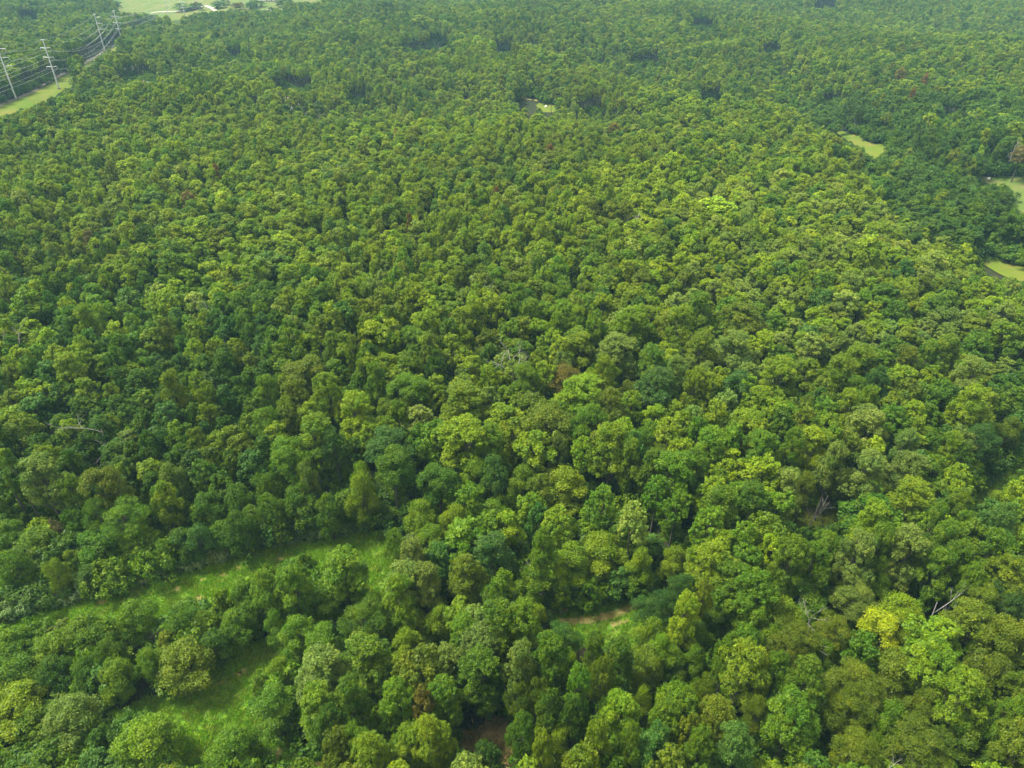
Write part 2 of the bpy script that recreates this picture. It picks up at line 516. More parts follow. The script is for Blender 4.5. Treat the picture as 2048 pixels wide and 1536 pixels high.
# R0 crown radius, H total height, b crown bottom; lobes, sub clumps, clump radius, lobe radius, z squash, plume, leaf aspect, gap
SPEC = {
    'tulip':  dict(R=4.0, H=22, b=6.5, lobes=15, lr=0.36, cr=0.17, sq=0.95, plume=1.0, asp=0.55, top=0.45, inner=0.6),
    'oak':    dict(R=4.2, H=20, b=9., lobes=11, lr=0.40, cr=0.20, sq=0.80, plume=0.0, asp=0.75, top=0.25, inner=0.5),
    'walnut': dict(R=4.0, H=14, b=3.5, lobes=12, lr=0.30, cr=0.22, sq=0.75, plume=0.1, asp=0.50, top=0.3, inner=0.25),
    'maple':  dict(R=4.0, H=20, b=8.0, lobes=12, lr=0.42, cr=0.17, sq=1.0, plume=0.35, asp=0.65, top=0.4, inner=0.5),
    'locust': dict(R=4.0, H=17, b=7.5, lobes=14, lr=0.38, cr=0.14, sq=0.85, plume=-0.2, asp=0.35, top=0.3, inner=0.3),
    'scrub':  dict(R=3.6, H=10, b=0.9, lobes=14, lr=0.36, cr=0.20, sq=0.95, plume=0.2, asp=0.6, top=0.35, inner=0.6),
    'cedar':  dict(R=2.4, H=10, b=0.8, lobes=14, lr=0.40, cr=0.22, sq=1.2, plume=0.8, asp=0.4, top=0.9, inner=0.6),
    'bush':   dict(R=2.0, H=3.2, b=0.2, lobes=7, lr=0.45, cr=0.25, sq=0.8, plume=0.3, asp=0.5, top=0.1, inner=0.5),
}
SPN = list(SPEC)


def form(kind, seed, nleaf, lsize, sides=6, nlimb=99, deep=None):
    s = dict(SPEC[kind])
    if deep:
        s['b'] = max(s['b'], s['H'] - deep)
        s['plume'] *= 0.4; s['top'] *= 0.7; s['cr'] *= 0.9; s['asp'] = 0.8
    g = np.random.default_rng(seed * 101 + SPN.index(kind) * 7 + 3)
    Rr, H, b = s['R'], s['H'], s['b']
    hc = H - b
    nl = s['lobes'] + int(g.integers(-1, 3))
    # lobe centres on a golden spiral over the crown envelope, jittered
    i = np.arange(nl) + 0.5
    zz = 1 - 1.75 * i / nl
    zz = np.clip(zz + g.uniform(-.12, .12, nl), -0.85, 0.98)
    ph = i * 2.39996 + g.uniform(-.5, .5, nl)
    rad = np.sqrt(1 - zz ** 2)
    # taper towards the top for conical kinds
    tt = (zz + 1) / 2
    shape = 1 - s['top'] * tt ** 1.6
    reach = g.uniform(0.50, 0.80, nl)
    lr = s['lr'] * Rr * g.uniform(0.75, 1.25, nl)
    cx = Rr * rad * np.cos(ph) * shape * reach
    cyy = Rr * rad * np.sin(ph) * shape * reach
    cz = b + hc * (0.5 + 0.5 * zz * (1 - s['lr'] * Rr / hc * 1.5)) + g.uniform(-.05, .05, nl) * hc
    LC = np.stack([cx, cyy, cz], -1)
    cc = np.array([0, 0, b + hc * 0.42])
    # a core that closes the view into the crown
    ncore = max(2, int(4 * s['inner']))
    core = np.stack([g.uniform(-.15, .15, ncore) * Rr, g.uniform(-.15, .15, ncore) * Rr, b + hc * np.linspace(.3, .72, ncore)], -1)
    LC = np.concatenate([LC, core]); lr = np.concatenate([lr, np.full(ncore, 0.34 * Rr)])
    nl = len(LC)
    # sub clumps
    nsub = int(np.clip(nleaf / nl / 34, 5, 30))
    if nleaf > 12000:
        s['cr'] *= 0.86
    out = unit(LC - cc)
    sd = sphere_dirs(nl * nsub, g).reshape(nl, nsub, 3)
    sd = unit(sd + 0.55 * out[:, None] + 0.35 * UP)
    sc_l = np.array([1, 1, s['sq']])
    SC = LC[:, None] + sd * (lr[:, None, None] * g.uniform(0.62, 1.0, (nl, nsub, 1))) * sc_l
    SC = SC.reshape(-1, 3); sdir_ = sd.reshape(-1, 3)
    SC[:, 2] = np.maximum(SC[:, 2], b * 0.7)
    ns = len(SC)
    srad = s['cr'] * Rr * g.uniform(0.65, 1.3, ns)
    clumpv = np.clip(0.5 + 0.22 * g.normal(size=ns) + 0.25 * np.repeat(g.normal(size=nl), nsub) * 0.7, 0, 1)
    per = max(6, int(nleaf / ns))
    ld = sphere_dirs(ns * per, g).reshape(ns, per, 3)
    ld = unit(ld + 0.5 * sdir_[:, None] + 0.3 * UP)
    rr = g.uniform(0.55, 1.08, (ns, per, 1))
    if s['plume'] > 0:     # upright plumes: stretched along outward-up axis
        ax = unit(sdir_ * 0.8 + UP * 0.9)[:, None]
        al = (ld * ax).sum(-1, keepdims=True)
        ld2 = ld + ax * al * s['plume'] * 0.75
        ld2 = ld2 * (1 - 0.25 * s['plume'] * np.clip(al, 0, 1))
    elif s['plume'] < 0:   # flat, drooping sprays
        ld2 = ld * np.array([1.4, 1.4, 0.55])
    else:
        ld2 = ld
    P = (SC[:, None] + ld2 * srad[:, None, None] * rr).reshape(-1, 3)
    n = ld.reshape(-1, 3)
    N_ = len(P)
    nn = unit(0.75 * n + 0.35 * UP + 0.55 * g.normal(size=(N_, 3)))
    if s['plume'] >= 0.3:
        a = UP * 0.9 + n * 0.8 + 0.5 * g.normal(size=(N_, 3))
    elif s['plume'] < 0:
        a = n * 1.0 - UP * 0.5 + 0.5 * g.normal(size=(N_, 3))
    else:
        a = g.normal(size=(N_, 3)) + n * 0.3
    a = unit(a - nn * (a * nn).sum(-1, keepdims=True))
    bb = np.cross(nn, a)
    l = lsize * g.uniform(0.65, 1.35, (N_, 1)) * 0.5
    w = l * s['asp'] * g.uniform(0.8, 1.3, (N_, 1))
    cup = nn * l * 0.18
    V = np.stack([P - a * l - cup, P + bb * w, P + a * l - cup, P - bb * w], 1).reshape(-1, 3)
    Q = np.arange(N_ * 4).reshape(-1, 4)
    lv = np.clip(0.5 + 0.2 * g.normal(size=N_), 0, 1)
    cv = np.repeat(clumpv, per)
    # wood: trunk and limbs into the lobes
    parts = []
    if kind != 'bush':
        r0 = 0.018 * H
        hz = np.linspace(0, b + hc * 0.8, 7)
        wob = g.normal(size=(7, 2)) * 0.12; wob[0] = 0
        wob = np.cumsum(wob, 0)
        tp = np.column_stack([wob, hz])
        parts.append(tube(tp, r0 * np.linspace(1.15, 0.25, 7), sides))
        for q in range(min(nl - ncore, nlimb)):
            st_z = max(b * 0.75, LC[q, 2] - (0.35 + 0.3 * g.random()) * hc * 0.6 - 0.3 * np.hypot(LC[q, 0], LC[q, 1]))
            k = np.interp(st_z, hz, np.arange(7)); st = np.array([np.interp(k, np.arange(7), tp[:, c]) for c in range(3)])
            en = LC[q] + out[q] * lr[q] * 0.5
            mid = (st + en) / 2 + g.normal(size=3) * 0.25 + np.array([0, 0, -0.2])
            parts.append(tube([st, mid, en], [r0 * 0.42, r0 * 0.28, r0 * 0.08], max(3, sides - 2)))
    else:
        for q in range(4):
            en = LC[q]
            parts.append(tube([[0, 0, -0.1], en * 0.5 + g.normal(size=3) * .1, en], [0.07, 0.05, 0.02], 3))
    TV, TQ = merge(parts)
    return (V, Q, lv, cv), (TV, TQ)


def crown_mesh(F, name='crown'):
    V, Q, lv, cv = F
    me = mesh_np(name, V, [Q], (M_LEAF,))
    set_col(me, 'leafvar', lv); set_col(me, 'clumpvar', cv)
    return me


def joined_mesh(F, T, name):
    V, Q, lv, cv = F
    TV, TQ = T
    me = mesh_np(name, np.concatenate([V, TV]), [Q, TQ + len(V)], (M_LEAF, M_BARK), np.concatenate([np.zeros(len(Q)), np.ones(len(TQ))]))
    z = np.zeros(len(TQ))
    set_col(me, 'leafvar', np.concatenate([lv, z])); set_col(me, 'clumpvar', np.concatenate([cv, z]))
    return me


NEAR_V, MID_V, FAR_V = 3, 3, 2
TREE_KINDS = ['tulip', 'oak', 'walnut', 'maple', 'locust']
near = {}
for k in TREE_KINDS + ['scrub', 'cedar']:
    nv = NEAR_V if k != 'cedar' else 1
    near[k] = []
    for v in range(nv):
        nleaf = {'tulip': 26000, 'oak': 21000, 'walnut': 17000, 'maple': 22000, 'locust': 21000, 'scrub': 16000, 'cedar': 9000}[k]
        ls = {'tulip': 0.29, 'oak': 0.245, 'walnut': 0.28, 'maple': 0.26, 'locust': 0.24, 'scrub': 0.23, 'cedar': 0.22}[k]
        F, T = form(k, v + 1, nleaf, ls, 7)
        near[k].append((crown_mesh(F), mesh_np('trunk', T[0], [T[1]], (M_BARK,), smooth=True)))

forms = bpy.data.collections.new('tree_forms')
FIDX = {}
cnt = 0
for lod, nv, nleaf, ls in (('mid', MID_V, 6500, 0.42), ('far', FAR_V, 2600, 0.60)):
    for k in TREE_KINDS + ['scrub', 'cedar']:
        for v in range(nv if k != 'cedar' else 1):
            F, T = form(k, v + (11 if lod == 'mid' else 31), nleaf, ls * SPEC[k]['R'] / 4, 4, 5, 11 if lod == 'mid' else 9)
            o = bpy.data.objects.new('tree_form_%02d' % cnt, joined_mesh(F, T, 'tree_form'))
            forms.objects.link(o)
            FIDX.setdefault((lod, k), []).append(cnt)
            cnt += 1

bushes = bpy.data.collections.new('bush_forms')
for v in range(4):
    F, T = form('bush', v + 1, 1500, 0.30, 3)
    bushes.objects.link(bpy.data.objects.new('bush_form_%02d' % v, joined_mesh(F, T, 'bush_form')))
tufts = bpy.data.collections.new('tuft_forms')
for v in range(3):
    g = np.random.default_rng(90 + v)
    n = 26
    base = np.column_stack([g.normal(size=(n, 2)) * 0.22, np.zeros(n)])
    tip = base + np.column_stack([g.normal(size=(n, 2)) * 0.16, g.uniform(.12, .34, n)])
    side = unit(np.column_stack([g.normal(size=(n, 2)), np.zeros(n)])) * 0.045
    V = np.stack([base - side, base + side, tip + side * .3, tip - side * .3], 1).reshape(-1, 3)
    me = mesh_np('tuft_form', V, [np.arange(n * 4).reshape(-1, 4)], (M_GRASS,))
    set_col(me, 'leafvar', g.random(n)); set_col(me, 'clumpvar', g.random(n))
    tufts.objects.link(bpy.data.objects.new('tuft_form_%02d' % v, me))


def scatter(name, x, y, z, rot, scl, idx, tint, coll, **props):
    me = bpy.data.meshes.new(name)
    n = len(x)
    me.vertices.add(n)
    me.vertices.foreach_set('co', np.stack([x, y, z], -1).astype(np.float32).ravel())
    a = me.attributes.new('rot', 'FLOAT_VECTOR', 'POINT')
    rv = np.zeros((n, 3), np.float32); rv[:, 2] = rot
    a.data.foreach_set('vector', rv.ravel())
    a = me.attributes.new('scl', 'FLOAT_VECTOR', 'POINT'); a.data.foreach_set('vector', np.asarray(scl, np.float32).ravel())
    a = me.attributes.new('idx', 'INT', 'POINT'); a.data.foreach_set('value', np.asarray(idx, np.int32))
    a = me.attributes.new('tint', 'FLOAT_VECTOR', 'POINT'); a.data.foreach_set('vector', np.asarray(tint, np.float32).ravel())
    o = obj(name, me, **props)
    ng = bpy.data.node_groups.new(name, 'GeometryNodeTree')
    ng.interface.new_socket('Geometry', in_out='INPUT', socket_type='NodeSocketGeometry')
    ng.interface.new_socket('Geometry', in_out='OUTPUT', socket_type='NodeSocketGeometry')
    N, L = ng.nodes.new, ng.links.new
    gi, go = N('NodeGroupInput'), N('NodeGroupOutput')
    ci = N('GeometryNodeCollectionInfo'); ci.inputs['Collection'].default_value = coll
    ci.inputs['Separate Children'].default_value = True; ci.inputs['Reset Children'].default_value = True
    ip = N('GeometryNodeInstanceOnPoints'); ip.inputs['Pick Instance'].default_value = True
    def attr(nm, typ):
        q = N('GeometryNodeInputNamedAttribute'); q.data_type = typ; q.inputs['Name'].default_value = nm
        return [s for s in q.outputs if s.name == 'Attribute' and s.enabled][0]
    L(gi.outputs[0], ip.inputs['Points']); L(ci.outputs[0], ip.inputs['Instance'])
    L(attr('idx', 'INT'), ip.inputs['Instance Index'])
    L(attr('rot', 'FLOAT_VECTOR'), ip.inputs['Rotation'])
    L(attr('scl', 'FLOAT_VECTOR'), ip.inputs['Scale'])
    L(ip.outputs[0], go.inputs[0])
    md = o.modifiers.new('instances', 'NODES'); md.node_group = ng
    return o


# ------------------------------------------------------------------ the trees
TINT = {  # leaf colours, linear
    'g': (0.083, 0.155, 0.004), 'y': (0.128, 0.196, 0.004), 'd': (0.054, 0.113, 0.004), 'b': (0.056, 0.122, 0.015), 'o': (0.096, 0.140, 0.006), 'B': (0.215, 0.295, 0.120),
    'l': (0.125, 0.205, 0.005), 'Y': (0.27, 0.335, 0.006), 'p': (0.122, 0.180, 0.024), 'n': (0.125, 0.115, 0.015), 'r': (0.13, 0.085, 0.02), 'k': (0.12, 0.112, 0.042),
}
CNAME = {'g': 'green', 'y': 'yellow-green', 'd': 'dark green', 'b': 'blue-green', 'o': 'olive green', 'l': 'lime green', 'Y': 'bright yellow',
         'p': 'pale green', 'n': 'brown', 'r': 'rusty brown', 'k': 'pinkish brown'}
KC = {'T': 'tulip', 'O': 'oak', 'W': 'walnut', 'M': 'maple', 'L': 'locust', 'C': 'cedar'}
SHAPE = {'tulip': 'tall', 'oak': 'lumpy', 'walnut': 'tufted', 'maple': 'rounded', 'locust': 'feathery', 'cedar': 'columnar', 'scrub': 'bushy'}
# u v width kind tint (photo pixels of the crown's middle)
MAN = """
297 1486 125 Ml;150 1438 105 Tp;300 1412 92 Wy;244 1416 60 Wg;464 1497 125 Tg;377 1325 108 Mo;430 1300 72 Od;304 1332 62 Mg;223 1314 62 Md;276 1240 80 Tg;175 1275 92 Mg
178 1356 64 Od;240 1358 80 Lg;118 1303 90 Wg;28 1300 84 Mg;35 1352 100 Wg;40 1410 112 Wy;112 1352 74 Od;80 1252 60 Md;300 1192 58 Od;377 1250 80 Mg;443 1200 68 Wy;490 1200 60 Wg
499 1240 58 Tg;472 1260 70 Wg;412 1255 62 Wg;160 1232 34 Md;279 1087 80 Lg;251 1038 84 Lg;195 1030 52 Lg;150 1052 56 Wg;195 1098 92 Lg
80 1092 92 Lg;28 1140 64 Mg;115 1150 46 Wy;12 1082 80 Mg;120 1072 30 Lk;330 1010 70 Og;420 1030 66 Td;480 1010 70 Od;540 1030 62 Og;600 1015 66 Td;660 1030 60 Mg;727 1000 62 Wy;480 1065 60 Td
840 1040 72 Wy;910 1050 66 Wy;990 1040 80 Wg;791 1093 70 Wg;864 1090 74 Wg;606 1122 48 Wg;585 1176 78 Tg;536 1144 48 Wy;660 1200 74 Wg;533 1184 62 Mg;686 1150 96 Tg
826 1122 66 Tp;878 1128 58 Tb;767 1170 62 Tp;809 1172 82 Tp;850 1172 72 Tp;800 1200 70 Tg;931 1155 76 Mo;986 1114 92 Tb;983 1204 82 Wg;728 1240 92 Lg;826 1258 76 Wy;878 1247 66 Wy;770 1262 62 Wg;812 1300 72 Wy
596 1266 88 Wg;554 1250 52 Wg;645 1294 82 Wg;557 1334 92 Wy;547 1412 112 Wg;525 1372 70 Wg;645 1352 105 Tp;735 1324 112 Tg;704 1408 76 Tg;641 1422 86 Tg;658 1458 72 Md;798 1404 76 Mg;847 1338 56 Wg
896 1338 72 Tp;931 1276 70 Tg;962 1300 92 Tp;1000 1266 90 Tg;889 1404 82 Tg;959 1352 92 Tg;980 1414 62 Tg;846 1415 44 Mn;819 1490 80 My;858 1484 70 My;888 1492 54 Tl;976 1508 82 Md;899 1530 52 Wg;599 1498 68 Md;680 1500 72 Mo;742 1522 84 My;711 1484 60 Og
1137 1132 88 Wy;1207 1106 102 Wl;1277 1135 58 Wy;1350 1130 62 Wy;1066 1170 76 Wg;1085 1108 54 Mg;1219 1190 50 Lb;1125 1185 44 Lg;1295 1213 68 Lb;1364 1188 68 Lb;1330 1218 60 Lb
1417 1140 92 My;1462 1172 92 Mg;1502 1192 90 Mg;1405 1204 34 Mo;1435 1222 86 Wg;1368 1242 62 Ty;1392 1278 68 Wg;1237 1270 72 Wy;1189 1278 38 Wl;1298 1278 72 Wl;1318 1308 62 Wl;1128 1266 88 Lb;1073 1252 46 Wl
1042 1266 88 Tg;1042 1344 72 Tp;1100 1330 82 Tg;1137 1338 48 Wl;1189 1314 62 Tg;1237 1330 68 Td;1292 1344 82 Wo;1347 1330 62 Wg;1386 1330 52 Wg;1201 1362 52 Mo;1155 1392 62 Tg;1073 1388 48 Lo;1036 1398 52 Lo;1100 1430 62 Mg;1046 1472 64 Od
1146 1444 52 Md;1234 1430 86 Ml;1283 1412 50 Wy;1353 1414 82 Mg;1335 1452 72 Mg;1408 1382 52 Lo;1487 1344 98 My;1451 1320 52 Mg;1502 1254 84 Wl;1540 1290 62 Wy;1426 1450 92 Mo;1508 1430 52 Lo;1468 1502 82 Mb;1396 1506 62 Mg
1303 1502 82 Mb;1259 1502 52 Mg;1192 1496 62 Ty;1121 1494 68 Wl;1082 1518 52 Ty;1378 1474 44 Mo
1749 1268 100 WY;1812 1262 70 Wy;1797 1226 92 Wy;1867 1334 114 Ml;1917 1400 94 Ml;1977 1414 62 Wl;1941 1260 112 Mo;2013 1284 92 Oo;1972 1354 84 Oo;2016 1390 78 Mo;1597 1192 112 Wg;1560 1240 92 Wy
1707 1198 78 Lp;1749 1184 62 Wg;1667 1266 74 Lo;1591 1284 92 Lo;1640 1324 48 Wg;1606 1370 78 Mg;1551 1352 62 Mg;1707 1376 112 Lo;1782 1360 112 Wo;1582 1444 112 Mg;1694 1424 92 Lo;1774 1446 82 Wg;1841 1420 72 Wo
1938 1474 94 Wo;1841 1498 112 Lo;1707 1506 92 Lo;2013 1452 72 Mg;2030 1500 80 Mo;1749 1476 62 Wg;1576 1130 74 Tg;1658 1088 92 Tg;1627 1134 62 Tg;1707 1122 84 Tp;1749 1107 62 Tg;1803 1110 88 Tp;1867 1150 68 Tg
1876 1100 72 Tg;1938 1172 58 Mg;1977 1116 72 Tg;1904 1132 62 Tg;1688 1162 62 Wo;2013 1162 82 Mo;2032 1094 62 Wy;2010 1202 72 Lb;1957 1208 62 Oo
1726 866 96 Tp;1693 826 62 Ty;1731 821 44 Ty;1621 904 84 Ty;1581 906 50 Tg;1661 938 58 Tp;1568 986 66 Tp;1731 956 82 Tp;1811 956 84 Tp;1806 903 50 Tp;1816 1012 92 Ty;1846 886 62 Wl;1698 998 72 Tg;1893 912 48 Ty;1918 924 50 Md
1898 962 76 Wo;1918 1006 62 Oo;1936 824 84 Ty;1936 762 74 Tp;1961 878 70 Lb;2011 868 54 Wo;2041 850 44 Lb;2023 990 94 Wy;1931 1042 72 Tg;1881 1018 44 Lb;1711 736 82 Ty;1673 762 82 Ty;1556 760 82 Ty;1806 736 62 To;1886 716 62 Ty;1851 723 44 Tg;1748 778 52 Mb;1706 793 50 Mg
1611 972 48 Lo;1737 1062 82 Ty;1861 1062 54 Tg;1500 1020 80 Td;1440 1030 84 Tg;1990 1060 70 Mb
1154 654 48 Ty;1112 664 38 Tg;1060 641 52 Ty;1258 659 68 Ty;1190 659 44 Mg;1359 657 58 Ty;1396 628 58 Tg;1487 641 88 Mo;1128 636 60 Mg;1154 706 84 Ty;1232 711 88 Tp;1128 760 70 Ln;1206 758 50 Ty;1305 727 64 Mg;1349 758 54 Tp;1388 784 54 Ty;1414 792 60 Ty
1401 706 58 Ty;1466 706 70 Tp;1164 800 102 Ty;1050 763 58 Og;1219 823 70 Mo;1089 850 108 Oo;1180 850 72 Og;1315 784 86 Mb;1258 795 52 Wo;1222 902 84 Ty;1258 928 54 Tg;1128 972 94 Wy;1305 948 60 Tg;1350 962 98 Tg;1385 948 60 Tg;1323 922 52 Lo;1420 908 74 Tg;1487 870 98 Ty;1519 914 78 Tg;1284 883 58 Lg;1050 968 64 Wg;1466 784 74 Mb
580 677 44 Mg;624 675 48 Wl;671 662 42 Ty;668 706 52 Tg;707 719 34 Ty;861 714 48 To;824 688 72 Mg;731 743 36 Ty;611 748 90 Oo;655 797 64 Ty;587 802 54 Mo;533 789 48 Mg;754 771 46 Tg;819 784 84 Og;928 818 98 Ty;715 836 78 Ty;775 831 54 Wy;814 831 44 Wy;535 849 58 Og
637 883 84 Tg;668 896 52 Mb;574 914 84 Og;772 896 94 Ob;928 888 112 Ty;980 896 64 Tg;788 938 82 Od;723 966 46 Wy;619 972 46 Tp;538 987 58 Og;954 959 64 Wg;876 966 82 Od;988 953 50 Mb;88 966 90 Tp;39 959 42 Tg;351 972 58 Tp;208 974 84 Oo;351 789 50 Ty;143 748 60 Ty;177 654 50 Ty;338 670 46 Mo
"""
CEDARS = [(356, 1085, 52), (181, 1157, 60), (1000, 1140, 30), (1345, 1050, 34), (660, 1020, 34), (1290, 1000, 30)]
TREES = []   # x, y, z, r, H, kind, tintcode, tint, u, v, manual


def crown_mid(kind, H):
    s = SPEC[kind]
    return H * (s['b'] + (s['H'] - s['b']) * 0.55) / s['H']


def add_tree(u, v, w, kind, tc, H=None):
    if H is None and v > 1045 - 0.0 * u and u < 530 and kind != 'cedar':
        kind = 'scrub'
    if H is None and 300 < u < 800 and 960 < v < 1112 and kind != 'cedar':
        kind = 'scrub'; H = 13 + (u * 7 % 5)
    s = SPEC[kind]
    if H is None:
        H = s['H'] * random.uniform(0.92, 1.08)
        if 530 <= u < 1000 and v > 1060:
            H *= 0.85
    x, y, z, t = unproj(float(u), float(v), crown_mid(kind, H))
    r = w / 2 * t / FPX * 1.04
    TREES.append([float(x), float(y), float(z), r, H, kind, tc, u, v])


random.seed(5)
for e in MAN.replace('\n', ';').split(';'):
    if not e.strip():
        continue
    u, v, w, c = e.split()
    add_tree(int(u), int(v), int(w), KC[c[0]], c[1])
for u, v, w in CEDARS:
    add_tree(u, v, w, 'cedar', 'd', 7.5)
# the few crowns that have turned, farther off
for u, v, w, c in ((262, 472, 26, 'Mn'), (376, 402, 26, 'Lk'), (993, 396, 12, 'Mr'), (1100, 309, 18, 'Mr'), (820, 452, 13, 'Mr'), (794, 277, 10, 'Mr'), (434, 350, 9, 'Mr'),
                   (182, 488, 24, 'Mk'), (1848, 164, 12, 'Mr'), (1824, 194, 10, 'Mr'), (1470, 96, 20, 'Wy'), (1230, 262, 24, 'Ln'), (1626, 206, 26, 'Wy'), (1382, 498, 44, 'Wl'), (1203, 180, 26, 'Wl'), (1268, 472, 56, 'Wy'),
                   (1430, 430, 96, 'Wl'), (840, 60, 40, 'Ty'), (1800, 150, 22, 'Mn'), (2040, 320, 34, 'Lk'), (393, 10, 12, 'Mr'), (232, 8, 22, 'Ob'), (369, 12, 50, 'Ob'), (400, 12, 14, 'Od'),
                   (435, 8, 28, 'Ob'), (448, 2, 22, 'Ob'), (512, 6, 30, 'Od'), (500, 10, 22, 'Ob'), (470, 11, 16, 'Mn'), (480, 10, 16, 'On'), (565, 6, 30, 'Od'), (578, 4, 22, 'Ob'), (370, 40, 22, 'Mo'), (1115, 200, 30, 'Lo')):
    kk_ = KC[c[0]] if v > 44 else 'scrub'
    add_tree(u, v, max(w, 14), kk_, c[1], 19.5 if v > 44 else (11 if v > 14 else 9))
for i, u in enumerate(range(330, 800, 36)):       # low growth that closes the wood edge above the strip
    ve = np.interp(u, [330, 420, 520, 640, 740, 800], [1152, 1126, 1094, 1074, 1052, 1040])
    add_tree(u + (i * 7) % 11 - 5, float(ve) - 44 - (i * 5) % 9, 50 + (i * 13) % 18, 'scrub', 'gdbgd'[i % 5], 8.5 + (i % 3))
for i, (u, v, w) in enumerate([(700, 1010, 60), (560, 1050, 60), (1560, 1015, 50), (1705, 1025, 50), (1600, 1085, 46), (1640, 1090, 44), (1670, 1080, 40), (1240, 1165, 50), (1180, 1190, 44), (1120, 1190, 44),
                               (1275, 1170, 50), (1060, 1120, 50), (1010, 1160, 50), (890, 1110, 40), (960, 1080, 50), (1300, 1100, 60), (1250, 1060, 60), (1180, 1050, 60), (1120, 1060, 50), (1400, 1090, 60)]):
    add_tree(u, v, w, 'scrub', 'dgdb'[i % 4], 9)
NM = len(TREES)

# ---- the rest of the wood, spaced tree by tree over the land
CLR = list(CLEAR.values())
HOLLOWS = [(278, 160, 26, 8), (300, 168, 14, 6), (590, 184, 38, 7), (715, 205, 16, 5), (830, 104, 24, 5), (880, 92, 20, 4), (1290, 132, 28, 5), (1185, 228, 12, 5), (1660, 214, 20, 8), (1700, 300, 14, 6),
           (1404, 58, 22, 4), (1650, 16, 20, 4), (1900, 245, 24, 5), (1540, 110, 16, 4), (470, 120, 16, 4), (60, 40, 20, 5), (1010, 110, 18, 4), (1420, 205, 16, 5)]
HPOLY = [[(cu + a * math.cos(q), cv + b * math.sin(q)) for q in np.linspace(0, 6.28, 9)[:-1]] for cu, cv, a, b in HOLLOWS]
BRAMBLE = [(0, 1205), (100, 1180), (210, 1160), (300, 1132), (400, 1104), (520, 1082), (640, 1060), (740, 1045), (770, 1055), (640, 1088), (520, 1106), (420, 1140), (240, 1190), (60, 1238), (0, 1262)]


BR2 = [(0, 1222), (100, 1196), (210, 1172), (300, 1146), (400, 1118), (520, 1092), (640, 1068), (740, 1050), (740, 1058), (640, 1080), (520, 1098), (420, 1132), (240, 1184), (60, 1232), (0, 1256)]


def keeps_clear(x, y, z, r, H, b, extra=True):
    ok = np.ones(len(x), bool)
    for fz in (0.0, 0.2, 0.35, 0.5, 0.65, 0.8, 0.9, 1.0):
        for fr in (-1.0, -0.5, 0, 0.5, 1.0):
            rr = r * fr * (0.25 if fz == 0 else 0.45 if fz == 1.0 else 1.0)
            u, v, d = proj(x + rr, y, z + H * fz)
            for P in (CLR + [BRAMBLE] + (HPOLY if 0.15 < fz < 0.9 else []) if extra else CLR):
                ok &= ~inpoly(u, v, P)
    for k, W in WPOLY.items():
        ok &= ~inpoly(x, y, [tuple(p) for p in W])
    return ok


def lownoise(x, y, seed, wl_):
    g = np.random.default_rng(seed)
    s = 0
    for _ in range(7):
        a = g.uniform(0, 2 * np.pi); f = 2 * np.pi / (wl_ * g.uniform(0.6, 1.6))
        s = s + np.sin((x * np.cos(a) + y * np.sin(a)) * f + g.uniform(0, 6.3))
    return s / 2.6


def yield_clear():
    out = []
    for t in TREES:
        if t[8] < 50:
            out.append(t); continue
        for f in (1.0, 0.88, 0.75, 0.62):
            a = [np.array([q]) for q in (t[0], t[1], t[2], t[3] * f, t[4] * (0.5 + 0.5 * f))]
            good = True
            for fz in (0.35, 0.6, 0.85, 1.0):
                for fr in (-0.85, 0, 0.85):
                    rr = a[3] * fr * (0.45 if fz == 1.0 else 1.0)
                    u, v, d = proj(a[0] + rr, a[1], a[2] + a[4] * fz)
                    if any(inpoly(u, v, P)[0] for P in (CLR + [BR2] if t[5] != 'cedar' else CLR)):
                        good = False
            if good:
                t[3] *= f; t[4] *= (0.5 + 0.5 * f); out.append(t); break
        else:
            print('dropped', t[5:9])
    return out


